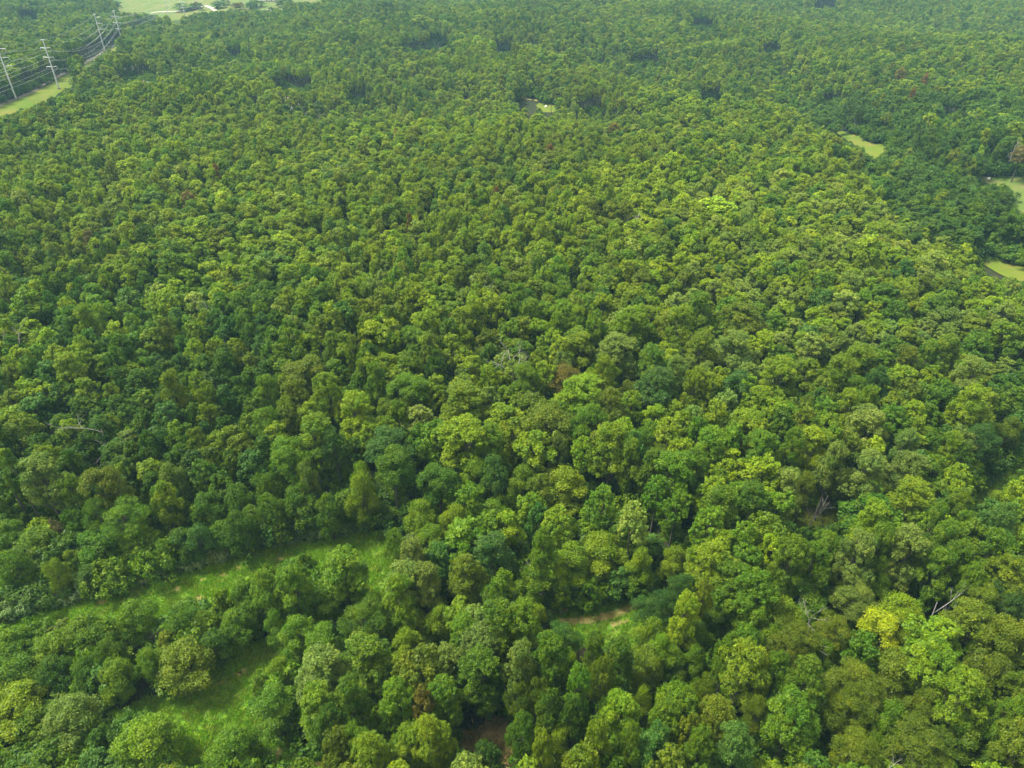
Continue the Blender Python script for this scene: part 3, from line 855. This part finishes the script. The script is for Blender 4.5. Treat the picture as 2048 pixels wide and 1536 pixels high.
def far_wood():
    cell = 4.6
    gy = np.arange(18, 1420, cell * 0.87)
    X, Y = [], []
    for i, yy in enumerate(gy):
        half = 0.74 * yy + 70 + 40
        xx = np.arange(-half, half, cell) + (i % 2) * cell / 2
        X.append(xx); Y.append(np.full(len(xx), yy))
    x = np.concatenate(X); y = np.concatenate(Y)
    x = x + rng.uniform(-.48, .48, len(x)) * cell; y = y + rng.uniform(-.48, .48, len(x)) * cell
    n = len(x)
    big = lownoise(x, y, 3, 120)
    r = rng.uniform(2.5, 3.9, n) + 0.45 * big + (rng.random(n) < 0.12) * rng.uniform(0.6, 2.0, n)
    # bigger crowns in the near wood on the right
    nr = sstep((x + 20) / 120) * sstep((420 - y) / 250)
    r = r + 0.5 * nr
    keep = rng.random(n) < np.clip(1.05 - (r - 2.6) * 0.15, 0.55, 1)
    H = 16.8 + 1.8 * lownoise(x, y, 5, 160) + 1.2 * lownoise(x, y, 6, 45) + rng.normal(size=n) * 1.1 + (r - 3) * 1.1 + (rng.random(n) < .08) * 2.5
    u, v, d = proj(x, y, tz(x, y) + H * 0.8)
    low = (u < 520) & (v > 1000)
    H = np.where(low, H * 0.5, H)
    H = np.where((v > 1080) & (u < 1000), H * 0.85, H)
    H = np.clip(H, 7, 27)
    z = tz(x, y)
    keep &= keeps_clear(x, y, z, r, H, 0.45)
    # leave the room the hand placed trees take
    M = np.array([[t[0], t[1], t[3]] for t in TREES])
    for m in M:
        dd = (x - m[0]) ** 2 + (y - m[1]) ** 2
        keep &= dd > (0.66 * (m[2] + 0.8 * r)) ** 2
    x, y, z, r, H = x[keep], y[keep], z[keep], r[keep], H[keep]
    n = len(x)
    u, v, d = proj(x, y, z + H * 0.75)
    # thin neighbours that stand too close (cheap cell test)
    order = rng.permutation(n)
    grid = {}
    ok = np.zeros(n, bool)
    for i in order:
        cx_, cy_ = int(x[i] // 6), int(y[i] // 6)
        bad = False
        for a in (-1, 0, 1):
            for b in (-1, 0, 1):
                for j in grid.get((cx_ + a, cy_ + b), ()):
                    if (x[i] - x[j]) ** 2 + (y[i] - y[j]) ** 2 < (0.52 * (r[i] + r[j])) ** 2:
                        bad = True; break
                if bad: break
            if bad: break
        if not bad:
            ok[i] = True
            grid.setdefault((cx_, cy_), []).append(i)
    return [q[ok] for q in (x, y, z, r, H, u, v, d)]


TREES = yield_clear()
ax, ay, az, ar, aH, au, av, ad = far_wood()
n = len(ax)
# what grows where: tulip trees on the right and over the middle, oaks on the left, mixtures by patch
f1 = lownoise(ax, ay, 21, 90); f2 = lownoise(ax, ay, 22, 60)
right = sstep((ax + 60) / 160)
pr = np.stack([0.26 + 0.28 * right + 0.12 * f1, 0.34 - 0.18 * right - 0.10 * f1, 0.05 + 0.04 * f2 + 0 * ax, 0.28 - 0.05 * f2, 0.07 + 0.03 * f2], -1)
pr = np.clip(pr, 0.02, 1); pr /= pr.sum(1, keepdims=True)
ksel = (rng.random(n)[:, None] > np.cumsum(pr, 1)).sum(1).clip(0, 4)
f3 = lownoise(ax, ay, 31, 140) + rng.normal(size=n) * 0.9
yel = 0.42 * sstep((np.hypot(ax + 20, (ay - 360) * 0.8)) / -380 + 1)     # yellower leaf tints in the middle distance
tcode = np.full(n, 'g', dtype='<U1')
q = rng.random(n) + yel * 1.0 + 0.15 * f3
tcode[q > 0.62] = 'y'; tcode[q < 0.30] = 'd'
ksel = np.where((au < 530) & (av > 1045), 5, ksel)
q2 = rng.random(n)
tcode[q2 < 0.13] = 'o'; tcode[(q2 > 0.13) & (q2 < 0.18)] = 'b'; tcode[(q2 > 0.25) & (q2 < 0.30)] = 'p'
lo_ = (au > 1560) & (av > 190) & (av < 500) & (av < np.interp(au, [1560, 1700, 1780, 1900, 2048], [210, 300, 430, 500, 560]))
q3 = rng.random(n)
tcode[lo_ & (q3 < 0.55)] = 'b'; tcode[lo_ & (q3 > 0.55) & (q3 < 0.85)] = 'd'
pa_ = (au > 1350) & (av > 380) & (av < 760) & ~lo_
tcode[pa_ & (q3 < 0.30)] = 'p'; tcode[pa_ & (q3 > 0.3) & (q3 < 0.5)] = 'y'
dk_ = (au < 560) & (av > 560)  # dimmer light at the lower left, put into the leaf colour as darker tints
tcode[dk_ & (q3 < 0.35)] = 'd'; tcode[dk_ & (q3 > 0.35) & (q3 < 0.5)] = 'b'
tcode[q2 > 0.992] = 'l'
for i in range(n):
    if av[i] > 560:
        pass
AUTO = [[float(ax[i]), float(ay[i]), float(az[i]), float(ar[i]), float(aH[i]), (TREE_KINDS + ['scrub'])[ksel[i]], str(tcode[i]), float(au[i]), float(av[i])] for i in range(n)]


def tint_of(tc, g):
    c = np.array(TINT[tc])
    j = g.normal(size=3) * 0.055
    c = c * (1 + g.normal() * 0.10) * (1 + np.array([j[0] * 1.2, j[0] * 0.3, j[2]]))
    return np.clip(c, 0.005, 0.8)


# ---- choose the 300 that show largest
allt = TREES + AUTO
for t in allt:
    d = proj(t[0], t[1], t[2] + t[4] * 0.75)[2]
    t.append(t[3] / d)
def inview(t):
    u, v, d = proj(t[0], t[1], t[2] + t[4] * 0.8)
    m = t[3] / d * FPX * 0.5
    return -m < u < 2048 + m and -m < v < 1536 + m
man = [t for t in TREES if t[5] != 'cedar']
named_special = [t for t in man if t[8] < 560]
indiv = [t for t in man if t[8] >= 560 and inview(t) and not (t[5] == 'scrub' and t[8] > 560 and t[4] < 11 and t[7] > 530)] + [t for t in named_special if t[6] in 'rkYn' and t[8] > 30]
rest = [t for t in man if t not in indiv]
cand = sorted([t for t in AUTO if inview(t)], key=lambda t: -t[9])
if len(indiv) > 300:
    indiv.sort(key=lambda t: -t[9])
    rest += indiv[300:]; indiv = indiv[:300]
need = 300 - len(indiv)
pick = set(id(t) for t in cand[:need])
indiv += cand[:need]
rest += [t for t in AUTO if id(t) not in pick]
cedars = [t for t in TREES if t[5] == 'cedar']
print('individual', len(indiv), 'rest', len(rest), 'manual', len(man))

LAND = [('the bright yellow tree', 1749, 1268), ('the brown feathery crown', 1128, 760), ('the short dirt track', 1190, 1240), ('the brown weedy patch', 955, 1480),
        ('the grass strip\'s right end', 755, 1110), ('the grassy lane at lower left', 440, 1400), ('the grass strip\'s left end', 120, 1230), ('the shady clearing\'s bare trunks', 1645, 1035),
        ('the grass at the right edge', 2000, 970), ('the big grey dead tree', 1038, 720), ('the snag beside the track', 1060, 1180), ('the dead limbs above the clearing', 1250, 885),
        ('the round lime tree', 297, 1486), ('the lime crowns at lower right', 1890, 1360), ('the dry twigs at the left edge', 178, 836), ('the white broken branches', 1700, 1490),
        ('the grass strip\'s middle', 480, 1130), ('the bottom edge\'s centre', 1300, 1536), ('the tall bright tree behind the track', 1207, 1106), ('the pale tree above the shady clearing', 1661, 938),
        ('the bottom left corner', 0, 1536), ('the bottom right corner', 2048, 1536), ('the bramble thicket', 330, 1120)]
ORD = ['nearest', 'second', 'third', 'fourth', 'fifth', 'sixth', 'seventh', 'eighth', 'ninth', 'tenth', 'eleventh', 'twelfth', 'thirteenth', 'fourteenth', 'fifteenth', 'sixteenth', 'seventeenth', 'eighteenth']
DIRS = ['right of', 'up and right of', 'above', 'up and left of', 'left of', 'down and left of', 'below', 'down and right of']


def label_trees(lst):
    sect = {}
    for t in lst:
        u, v, d = proj(t[0], t[1], t[2] + t[4] * 0.75)
        best = min(LAND, key=lambda l: math.hypot(l[1] - u, (l[2] - v) * 1.2))
        dist = math.hypot(best[1] - u, best[2] - v)
        if dist < 14:
            sect.setdefault((best[0], -1), []).append((dist, t)); continue
        a = math.degrees(math.atan2(best[2] - v, u - best[1])) % 360
        sect.setdefault((best[0], int(((a + 22.5) % 360) // 45)), []).append((dist, t))
    for (ln, dr), L_ in sect.items():
        L_.sort(key=lambda e: e[0])
        for k, (dist, t) in enumerate(L_):
            desc = '%s %s' % (CNAME[t[6]], SHAPE[t[5]])
            if dr < 0:
                t.append(('%s tree that is %s' % (desc, ln)) if k == 0 else '%s tree touching %s' % (desc, ln))
            elif k == 0:
                t.append('%s tree nearest %s %s' % (desc, DIRS[dr], ln))
            else:
                t.append('%s tree, %s %s %s' % (desc, ORD[min(k, 17)], DIRS[dr], ln))


label_trees(indiv)
g = np.random.default_rng(77)
first = {}
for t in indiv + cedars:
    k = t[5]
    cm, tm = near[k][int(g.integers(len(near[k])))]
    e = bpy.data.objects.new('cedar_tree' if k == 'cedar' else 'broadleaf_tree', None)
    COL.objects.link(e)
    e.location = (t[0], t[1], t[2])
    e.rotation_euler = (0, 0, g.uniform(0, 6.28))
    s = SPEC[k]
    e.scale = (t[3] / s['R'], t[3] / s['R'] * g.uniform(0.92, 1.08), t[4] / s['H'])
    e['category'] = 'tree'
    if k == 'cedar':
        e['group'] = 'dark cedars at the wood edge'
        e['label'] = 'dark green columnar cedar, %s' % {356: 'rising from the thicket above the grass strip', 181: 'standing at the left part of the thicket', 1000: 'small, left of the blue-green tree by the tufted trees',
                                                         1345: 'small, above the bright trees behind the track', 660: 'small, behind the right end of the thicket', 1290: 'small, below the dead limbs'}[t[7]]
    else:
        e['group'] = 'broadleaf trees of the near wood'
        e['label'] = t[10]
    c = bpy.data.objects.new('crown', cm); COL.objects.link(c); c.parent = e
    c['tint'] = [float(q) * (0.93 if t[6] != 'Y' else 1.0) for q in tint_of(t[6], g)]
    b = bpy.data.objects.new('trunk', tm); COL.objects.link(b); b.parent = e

X = np.array([[t[0], t[1], t[2], t[3], t[4]] for t in rest])
dist = np.hypot(np.hypot(X[:, 0], X[:, 1]), CAM_H)
ri = np.array([g.choice(FIDX[('mid' if dist[i] < 480 else 'far', rest[i][5])]) for i in range(len(rest))])
R0 = np.array([SPEC[t[5]]['R'] for t in rest]); H0 = np.array([SPEC[t[5]]['H'] for t in rest])
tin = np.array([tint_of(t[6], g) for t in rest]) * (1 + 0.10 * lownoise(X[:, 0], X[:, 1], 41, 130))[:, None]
far_lift = sstep((X[:, 1] - 130) / 160)[:, None]            # haze light put into the leaf colour: paler and yellower beyond the near wood
tin = tin * (1 + far_lift * np.array([[0.34, 0.20, 0.0]]))
scl = np.stack([X[:, 3] / R0, X[:, 3] / R0 * g.uniform(.9, 1.1, len(X)), X[:, 4] / H0], -1)
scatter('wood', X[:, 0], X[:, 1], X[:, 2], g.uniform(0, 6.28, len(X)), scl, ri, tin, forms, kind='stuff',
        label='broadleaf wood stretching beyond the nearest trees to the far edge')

# ------------------------------------------------------------------ undergrowth, bramble thicket, grass
def bush_field(name, x, y, size, tints, label):
    m = len(x)
    sc3 = np.stack([size, size * g.uniform(.8, 1.2, m), size * g.uniform(.7, 1.3, m)], -1)
    tt = np.array([tint_of(tints[int(k)], g) for k in g.integers(0, len(tints), m)])
    scatter(name, x, y, tz(x, y), g.uniform(0, 6.28, m), sc3, g.integers(0, 4, m), tt, bushes, kind='stuff', label=label)


m = 26000
ux = g.uniform(-400, 400, m); uy = g.uniform(20, 480, m)
k = (np.abs(ux) < 0.72 * uy + 60)
ux, uy = ux[k], uy[k]
k = np.ones(len(ux), bool)
for W in WPOLY.values():
    k &= ~inpoly(ux, uy, [tuple(p) for p in W])
ux, uy = ux[k], uy[k]
usz = g.uniform(0.9, 2.4, len(ux))
# scrub round every far opening, so that no wood edge stands on bare trunks
for key in ('row', 'farm', 'mfield', 'rfield', 'rfield2', 'lawn', 'yard', 'rstrip'):
    W = WPOLY[key]
    nxt_ = np.roll(W, -1, 0)
    for rpt in range(5):
        f_ = g.random((len(W), 1)); P_ = W + (nxt_ - W) * f_ + g.normal(size=W.shape) * 5
        o_ = ~inpoly(P_[:, 0], P_[:, 1], [tuple(p) for p in W])
        ux = np.concatenate([ux, P_[o_, 0]]); uy = np.concatenate([uy, P_[o_, 1]]); usz = np.concatenate([usz, g.uniform(1.2, 2.6, int(o_.sum()))])
for cu, cv, a_, b_ in HOLLOWS:
    hx, hy, hz_, ht = unproj(cu + g.uniform(-1.3, 1.3, 40) * a_, cv + g.uniform(-1.6, 1.6, 40) * b_, 3.0)
    ux = np.concatenate([ux, hx]); uy = np.concatenate([uy, hy]); usz = np.concatenate([usz, g.uniform(1.0, 2.0, 40)])
k = keeps_clear(ux, uy, tz(ux, uy), usz * 2.0, usz * 3.2, 0.3, False)
ux, uy, usz = ux[k], uy[k], usz[k]
bush_field('undergrowth', ux, uy, usz, 'dggbg', 'low dark undergrowth beneath and between the near trees')

edge = np.array([(-40, 1254), (60, 1226), (150, 1200), (240, 1176), (330, 1152), (420, 1126), (520, 1094), (640, 1074), (740, 1052), (770, 1040)], float)
ts = g.uniform(0, len(edge) - 1.001, 900)
eu = np.interp(ts, np.arange(len(edge)), edge[:, 0]); ev = np.interp(ts, np.arange(len(edge)), edge[:, 1])
wdt = np.interp(eu, [0, 300, 500, 760], [52, 50, 32, 12])
ev2 = ev - g.uniform(-3, 1, 900) - g.uniform(0, 1, 900) ** 1.2 * wdt
ex, ey, ez, et = unproj(eu + g.uniform(-6, 6, 900), ev2)
bush_field('bramble_thicket', ex, ey, g.uniform(0.48, 0.92, 900), 'BBbBBp', 'blue-green bramble thicket along the upper side of the grass strip')
# weeds behind the dirt track
wu = g.uniform(1085, 1270, 90); wv = 1205 - (wu - 1085) * 0.05 + g.uniform(-12, 6, 90)
wx, wy, wz, wt = unproj(wu, wv)
bush_field('weeds', wx, wy, g.uniform(0.3, 0.7, 90), 'gdbl', 'tall green weeds on the far side of the short dirt track')


def grass_field(keys, dens, lab, tints, smin, smax):
    gx_, gy_ = [], []
    for key in keys:
        W = WPOLY[key]; lo, hi = W.min(0), W.max(0)
        c = int((hi - lo).prod() * dens)
        px = g.uniform(lo[0], hi[0], c); py = g.uniform(lo[1], hi[1], c)
        kk = inpoly(px, py, [tuple(p) for p in W])
        gx_.append(px[kk]); gy_.append(py[kk])
    px, py = np.concatenate(gx_), np.concatenate(gy_)
    pn = lownoise(px, py, 61, 7) + g.normal(size=len(px)) * 0.5
    size = g.uniform(smin, smax, len(px)) * np.clip(1 + 0.3 * pn, .4, 1.6)
    kk = np.ones(len(px), bool)
    for f_, w_ in STRIPS:
        if w_ < 3:
            for fx, fy in f_[::1]:
                kk &= (px - fx) ** 2 + (py - fy) ** 2 > (w_ * 0.55) ** 2
    for bx, by, br in BARE:
        kk &= (px - bx) ** 2 + (py - by) ** 2 > (br * 1.2) ** 2
    px, py, size, pn = px[kk], py[kk], size[kk], pn[kk]
    base = np.array([TINT[tints[int(q)]] for q in g.integers(0, len(tints), len(px))])
    base = base * (1 + 0.10 * pn[:, None])
    scatter('grass', px, py, tz(px, py), g.uniform(0, 6.28, len(px)), np.stack([size] * 3, -1), g.integers(0, 3, len(px)), np.clip(base, .01, .5), tufts, kind='stuff', label=lab)


TINT['1'] = (0.125, 0.25, 0.010); TINT['2'] = (0.15, 0.265, 0.012); TINT['3'] = (0.18, 0.23, 0.03)
grass_field(['strip', 'lane', 'track'], 5.0, 'rough green grass of the strip, the lane and the track clearing', '1123', 0.8, 1.9)
grass_field(['rstrip'], 2.0, 'olive grass of the gap at the right edge', '323', 1.0, 2.2)
TINT['4'] = (0.32, 0.23, 0.09); TINT['5'] = (0.15, 0.15, 0.03)
grass_field(['dark'], 3.0, 'olive grass in the shady clearing at right', '3535', 1.0, 2.0)
grass_field(['brown'], 2.0, 'dry brown weeds in the small opening at the bottom edge', '4545', 1.0, 2.4)

# ------------------------------------------------------------------ dead trees
def dead_mesh(seed, H, spread, twigs=3, lean=0.0, r0=0.28):
    g2 = np.random.default_rng(seed)
    parts = []

    def grow(p, d, L_, r, depth):
        k = 5
        pts = [p]
        dd = d.copy()
        for _ in range(k - 1):
            dd = unit(dd + g2.normal(size=3) * 0.16 + UP * 0.04)
            pts.append(pts[-1] + dd * L_ / (k - 1))
        parts.append(tube(pts, np.linspace(r, r * (0.45 if depth else 0.15), k), 5 if depth > 1 else 4))
        if depth == 0:
            return
        for q in range(int(g2.integers(3, 5))):
            tpos = g2.uniform(0.35, 1.0); idx = tpos * (k - 1); i0 = min(int(idx), k - 2)
            bp = pts[i0] + (pts[i0 + 1] - pts[i0]) * (idx - i0)
            nd = unit(dd * 0.9 + sphere_dirs(1, g2)[0] * spread + UP * 0.15)
            grow(bp, nd, L_ * g2.uniform(0.42, 0.62), r * 0.5 * (1.1 - 0.4 * tpos), depth - 1)
    d0 = unit(np.array([lean, 0, 1.0]))
    grow(np.zeros(3), d0, H * 0.66, r0, twigs)
    V, Q = merge(parts)
    return V, Q, parts


DEAD = [  # u, v of the base or middle, height, spread, lean, name label
    (1038, 742, 23.5, 0.75, 0.0, 0.35, 'big grey dead tree with forked bare limbs among green crowns'),
    (1320, 520, 21, 0.6, -0.05, 0.26, 'narrow grey dead tree with upright limbs amid yellow-green crowns'),
    (1258, 470, 21, 0.8, 0.1, 0.26, 'grey dead branches below a dark crown beside the bright yellow-green tree'),
    (940, 590, 22, 0.9, 0.3, 0.28, 'whitish dead tree with limbs spread sideways in the middle of the wood'),
    (800, 190, 24, 0.5, 0.0, 0.35, 'reddish grey dead tree standing in the far wood'),
    (178, 862, 21, 0.9, 0.0, 0.25, 'dry twigs of a dead tree standing near the left edge'),
    (455, 670, 21, 0.6, 0.0, 0.25, 'small grey dead tree left of the middle of the wood'),
    (1250, 905, 20, 0.9, -0.3, 0.25, 'dark dead limbs reaching out above the tufted crowns'),
    (1602, 1078, 11, 0.45, 0.05, 0.16, 'pale bare trunk forking, leftmost in the shady clearing'),
    (1648, 1062, 9, 0.55, 0.0, 0.15, 'pale bare forked sapling, middle of the shady clearing'),
    (1680, 1062, 8, 0.55, 0.1, 0.15, 'pale bare forked trunk, rightmost in the shady clearing'),
    (1062, 1215, 12, 0.9, 0.0, 0.22, 'tangled grey snag with twisted twigs left of the dirt track'),
    (1988, 352, 22, 0.4, 0.5, 0.40, 'pale leaning dead trunk at the far side of the right-hand field'),
    (1700, 1560, 20, 0.8, 0.0, 0.22, 'whitish broken branches sticking out of the olive crown at bottom right'),
    (1745, 1580, 19, 0.8, -0.1, 0.22, 'grey broken branch tips above the bottom edge at right'),
    (1610, 1250, 20.5, 0.7, 0.1, 0.2, 'pale forked branch tips with yellow sprigs in the lower right wood'),
    (1466, 350, 21, 0.9, 0.0, 0.3, 'pinkish grey dead tree in the wood right of the middle'),
    (1110, 360, 21, 0.6, 0.0, 0.28, 'grey dead tree with bundled stems below the small orange crown'),
    (660, 375, 21, 0.8, 0.0, 0.28, 'pale grey dead tree in the upper left middle of the wood'),
    (1355, 290, 22, 0.8, 0.0, 0.32, 'pinkish grey dead tree in the upper middle of the wood'),
    (10, 715, 21, 0.9, 0.0, 0.25, 'grey dead twigs at the left edge of the picture'),
    (645, 955, 14, 0.8, 0.0, 0.2, 'pale bare branches under the oak crowns above the thicket'),
    (1870, 1235, 18, 0.6, 0.1, 0.18, 'thin grey bare branch between the dark crowns at right'),
]
BASEV = {(1602, 1078), (1648, 1062), (1680, 1062), (1062, 1215), (1988, 352)}
for i, (u, v, H, spd, lean, r0, lab) in enumerate(DEAD):
    if (u, v) in BASEV:
        x, y, z, t = unproj(float(u), float(v))
    else:
        x, y, z, t = unproj(float(u), float(v) - 24, H * 0.72)
    V, Q, parts = dead_mesh(300 + i, H, spd, 3, lean, r0)
    zmax = V[:, 2].max(); V[:, 2] *= H / zmax
    e = bpy.data.objects.new('dead_tree', None); COL.objects.link(e)
    e.location = (float(x), float(y), float(z)); e['category'] = 'dead tree'; e['label'] = lab; e['group'] = 'dead trees in the wood'
    nt_ = len(parts[0][0]); nq = len(parts[0][1])
    obj('trunk', mesh_np('trunk', V[:nt_], [Q[:nq]], (M_DEAD,), smooth=True), e)
    obj('branches', mesh_np('branches', V[nt_:], [Q[nq:] - nt_], (M_DEAD,), smooth=True), e)

# ------------------------------------------------------------------ transmission poles and wires
def pole_parts(H, arms, single):
    shaft = tube([[0, 0, 0], [0, 0, H * .33], [0, 0, H * .66], [0, 0, H]], [0.58, 0.47, 0.36, 0.24], 12)
    base = tube([[0, 0, 0], [0, 0, 0.8]], [1.1, 1.1], 12)
    return shaft, base


POLES = [  # u, v base; height; line
    (32.5, 199, 34, 1, 'tall grey steel power pole with one-sided arms at the left edge'),
    (211, 106, 34, 1, 'tall grey steel power pole with one-sided arms beside the service track'),
    (341, 50, 34, 1, 'grey steel power pole cut by the upper edge, in front of the dark grove'),
    (460, 10, 34, 1, 'farthest grey steel power pole at the hedge, left of the two'),
    (118.5, 179, 32, 2, 'grey steel power pole with three crossarms on the yellow-green corridor'),
    (245.5, 88, 32, 2, 'grey steel power pole with three crossarms at the bright grass end'),
    (372, 41, 32, 2, 'grey steel power pole with crossarms right of the dark grove'),
    (487, 15, 32, 2, 'farthest grey steel power pole at the hedge, right of the two'),
]
line_pts = {1: [], 2: []}
for (u, v, H, ln, lab) in POLES:
    x, y, z, t = [float(q) for q in unproj(u, v)]
    line_pts[ln].append((x, y, z, H))
    e = bpy.data.objects.new('transmission_pole', None); COL.objects.link(e)
    e.location = (x, y, z); e['category'] = 'power pole'; e['label'] = lab; e['group'] = 'steel poles of the power lines'
    sh, bs = pole_parts(H, 3, ln == 1)
    obj('shaft', mesh_np('shaft', sh[0], [sh[1]], (M_STEEL,), smooth=True), e)
    obj('base', mesh_np('base', bs[0], [bs[1]], (M_GREYT,)), e)
    sides = (1,) if ln == 1 else (1, -1)
    hs = (0.915, 0.76, 0.61) if ln == 1 else (0.83, 0.645, 0.46)
    for fh in hs:
        for sd_ in sides:
            a0, a1 = (0.3, 5.2) if ln == 1 else (0.3, 3.6)
            zz = H * fh
            V, Q = tube([[sd_ * a0, 0, zz], [sd_ * (a0 + a1) / 2, 0, zz + 0.25], [sd_ * a1, 0, zz + 0.35]], [0.22, 0.17, 0.12], 8)
            am = obj('arm', mesh_np('arm', V, [Q], (M_STEEL,), smooth=True), e)
            V, Q = tube([[sd_ * a1, 0, zz + .3], [sd_ * a1, 0, zz - 0.6], [sd_ * a1, 0, zz - 1.4]], [0.10, 0.16, 0.10], 8)
            obj('insulator', mesh_np('insulator', V, [Q], (M_INS,), smooth=True), am)
    V, Q = tube([[-1.3, 0, H - 0.2], [1.3, 0, H - 0.2]], [0.14, 0.14], 6)
    obj('top_arm', mesh_np('top_arm', V, [Q], (M_STEEL,)), e)


def wire(pts, label, rad=0.052):
    P = []
    for i in range(len(pts) - 1):
        a, b = np.array(pts[i]), np.array(pts[i + 1])
        L_ = np.linalg.norm(b - a); sag = 4.5 * (L_ / 210) ** 2
        for q in range(16):
            t = q / 16
            p = a + (b - a) * t; p[2] -= sag * 4 * t * (1 - t); P.append(p)
    P.append(np.array(pts[-1]))
    V, Q = tube(P, rad, 5)
    o = obj('power_line', mesh_np('power_line', V, [Q], (M_WIRE,), smooth=True))
    o['label'] = label; o['category'] = 'power line'; o['group'] = 'wires strung along the poles'


for ln in (1, 2):
    L_ = line_pts[ln]
    p0 = np.array(L_[0]); p1 = np.array(L_[1]); pe = np.array(L_[-1]); pe1 = np.array(L_[-2])
    prev = p0 - (p1 - p0); nxt = pe + (pe - pe1)
    prev[0], prev[1] = ((-372, 305) if ln == 1 else (-340, 330)); prev[2] = p0[2]; prev[3] = p0[3]; nxt[3] = pe[3]; nxt[2] = pe[2]
    S = [prev] + [np.array(q) for q in L_] + [nxt]
    if ln == 1:
        specs = [(5.2, .915, 'top right'), (5.2, .76, 'middle right'), (5.2, .61, 'lowest right')]
        nm = 'poles with one-sided arms'
    else:
        specs = [(sd_ * 3.6, fh, '%s %s' % (nh, 'right' if sd_ > 0 else 'left')) for fh, nh in ((.83, 'top'), (.645, 'middle'), (.46, 'lowest')) for sd_ in (1, -1)]
        nm = 'poles with crossarms'
    for off, fh, w_ in specs:
        wire([(s_[0] + off, s_[1], s_[2] + s_[3] * fh - 1.3) for s_ in S], 'sagging grey conductor on the %s arm tips of the %s' % (w_, nm))
    wire([(s_[0], s_[1], s_[2] + s_[3] - 0.1) for s_ in S], 'thin earth wire along the tops of the %s' % nm, 0.035)

# ------------------------------------------------------------------ roofs among the trees, bale
def house(u, v, L_, W_, h, rise, rot, roofmat, label, name='house', ground_pt=False):
    x, y, z, t = [float(q) for q in unproj(float(u), float(v), 0 if ground_pt else h + rise * .5)]
    e = bpy.data.objects.new(name, None); COL.objects.link(e)
    e.location = (x, y, z); e.rotation_euler = (0, 0, rot); e['label'] = label; e['category'] = name.replace('_', ' ')
    V, Q = box_np(-L_ / 2, L_ / 2, -W_ / 2, W_ / 2, 0, h)
    gb = np.array([[-L_ / 2 + .01, -W_ / 2, h], [-L_ / 2 + .01, W_ / 2, h], [-L_ / 2 + .01, 0, h + rise], [L_ / 2 - .01, -W_ / 2, h], [L_ / 2 - .01, W_ / 2, h], [L_ / 2 - .01, 0, h + rise]])
    w = obj('wall', mesh_np('wall', np.concatenate([V, gb]), [Q, np.array([[8, 9, 10], [11, 12, 13]])], (M_WALL,)), e)
    o_, th = 0.5, 0.18
    def slope(sg):
        a = np.array([[-L_ / 2 - o_, sg * (W_ / 2 + o_), h - rise * o_ / (W_ / 2)], [L_ / 2 + o_, sg * (W_ / 2 + o_), h - rise * o_ / (W_ / 2)], [L_ / 2 + o_, 0, h + rise], [-L_ / 2 - o_, 0, h + rise]])
        a[:, 2] += 0.02
        b = a.copy(); b[:, 2] += th
        V = np.concatenate([a, b]); Q = np.array([[3, 2, 1, 0], [4, 5, 6, 7], [0, 1, 5, 4], [1, 2, 6, 5], [2, 3, 7, 6], [3, 0, 4, 7]])
        return V, Q
    V, Q = merge([slope(1), slope(-1)])
    rf = obj('roof', mesh_np('roof', V, [Q], (roofmat,)), e)
    V, Q = box_np(L_ * .2, L_ * .2 + .8, -.4, .4, h + rise - .4, h + rise + 1.1)
    obj('chimney', mesh_np('chimney', V, [Q], (M_ROOFB,)), rf)
    for k_ in (-0.3, 0.0, 0.3):
        V, Q = box_np(L_ * k_ - .6, L_ * k_ + .6, -W_ / 2 - .06, -W_ / 2 + .02, 1.0, 2.3)
        obj('window', mesh_np('window', V, [Q], (M_GLASS,)), e)
    V, Q = box_np(L_ * .15 - .5, L_ * .15 + .5, -W_ / 2 - .05, -W_ / 2 + .02, 0, 2.1)
    obj('door', mesh_np('door', V, [Q], (M_ROOFB,)), e)
    return e


house(281, 169, 12, 8, 9, 3.0, 0.2, M_ROOFG, 'grey roofed house glimpsed among the trees left of the corridor bend')
house(583, 198, 8, 6, 11, 3.0, 0.1, M_ROOFB, 'pinkish brown roof showing between trees in the upper left wood')
house(535, 3, 22, 11, 4.5, 3.5, 0.1, M_ROOFW, 'long white roofed barn at the far field, left of the two', 'barn', True)
house(552, 0, 20, 10, 4.5, 3.5, 0.05, M_ROOFW, 'white roofed barn at the far field, right of the two', 'barn', True)
house(541, 21, 9, 7, 4, 3, 0.9, M_ROOFG, 'small pale roofed shed at the edge of the far trees', 'shed')


def bale(u, v, rad, label):
    x, y, z, t = [float(q) for q in unproj(float(u), float(v))]
    th = np.linspace(0, np.pi, 9)
    ends = [[-rad * 1.1, 0, rad]] 
    xs_ = [-1.1, -1.08, -1.0, 0, 1.0, 1.08, 1.1]; rs_ = [0.02, .85, 1, 1, 1, .85, .02]
    V, Q = tube([[q * rad, 0, rad] for q in xs_], [q * rad for q in rs_], 16)
    e = obj('bale', mesh_np('bale', V, [Q], (M_WHITE,), smooth=True), None, (x, y, z))
    e['label'] = label; e['category'] = 'bale'
    e.rotation_euler = (0, 0, 0.3)


bale(1975, 361, 0.75, 'small white bale lying at the far corner of the right-hand field')
bale(1092, 216.5, 0.7, 'tiny white bale on the small lawn in the far wood')

# ------------------------------------------------------------------ the air
V, Q = box_np(-4200, 4200, -500, 5200, -17, 140)
hz = obj('haze', mesh_np('haze', V, [Q]))
hz['kind'] = 'stuff'
m, nt, out = new_mat('haze_air')
pv = nt.nodes.new('ShaderNodeVolumePrincipled')
pv.inputs['Color'].default_value = (0.38, 0.76, 1.0, 1)
pv.inputs['Density'].default_value = HAZE
pv.inputs['Anisotropy'].default_value = 0.0
nt.links.new(pv.outputs[0], out.inputs['Volume'])
hz.data.materials.append(m)
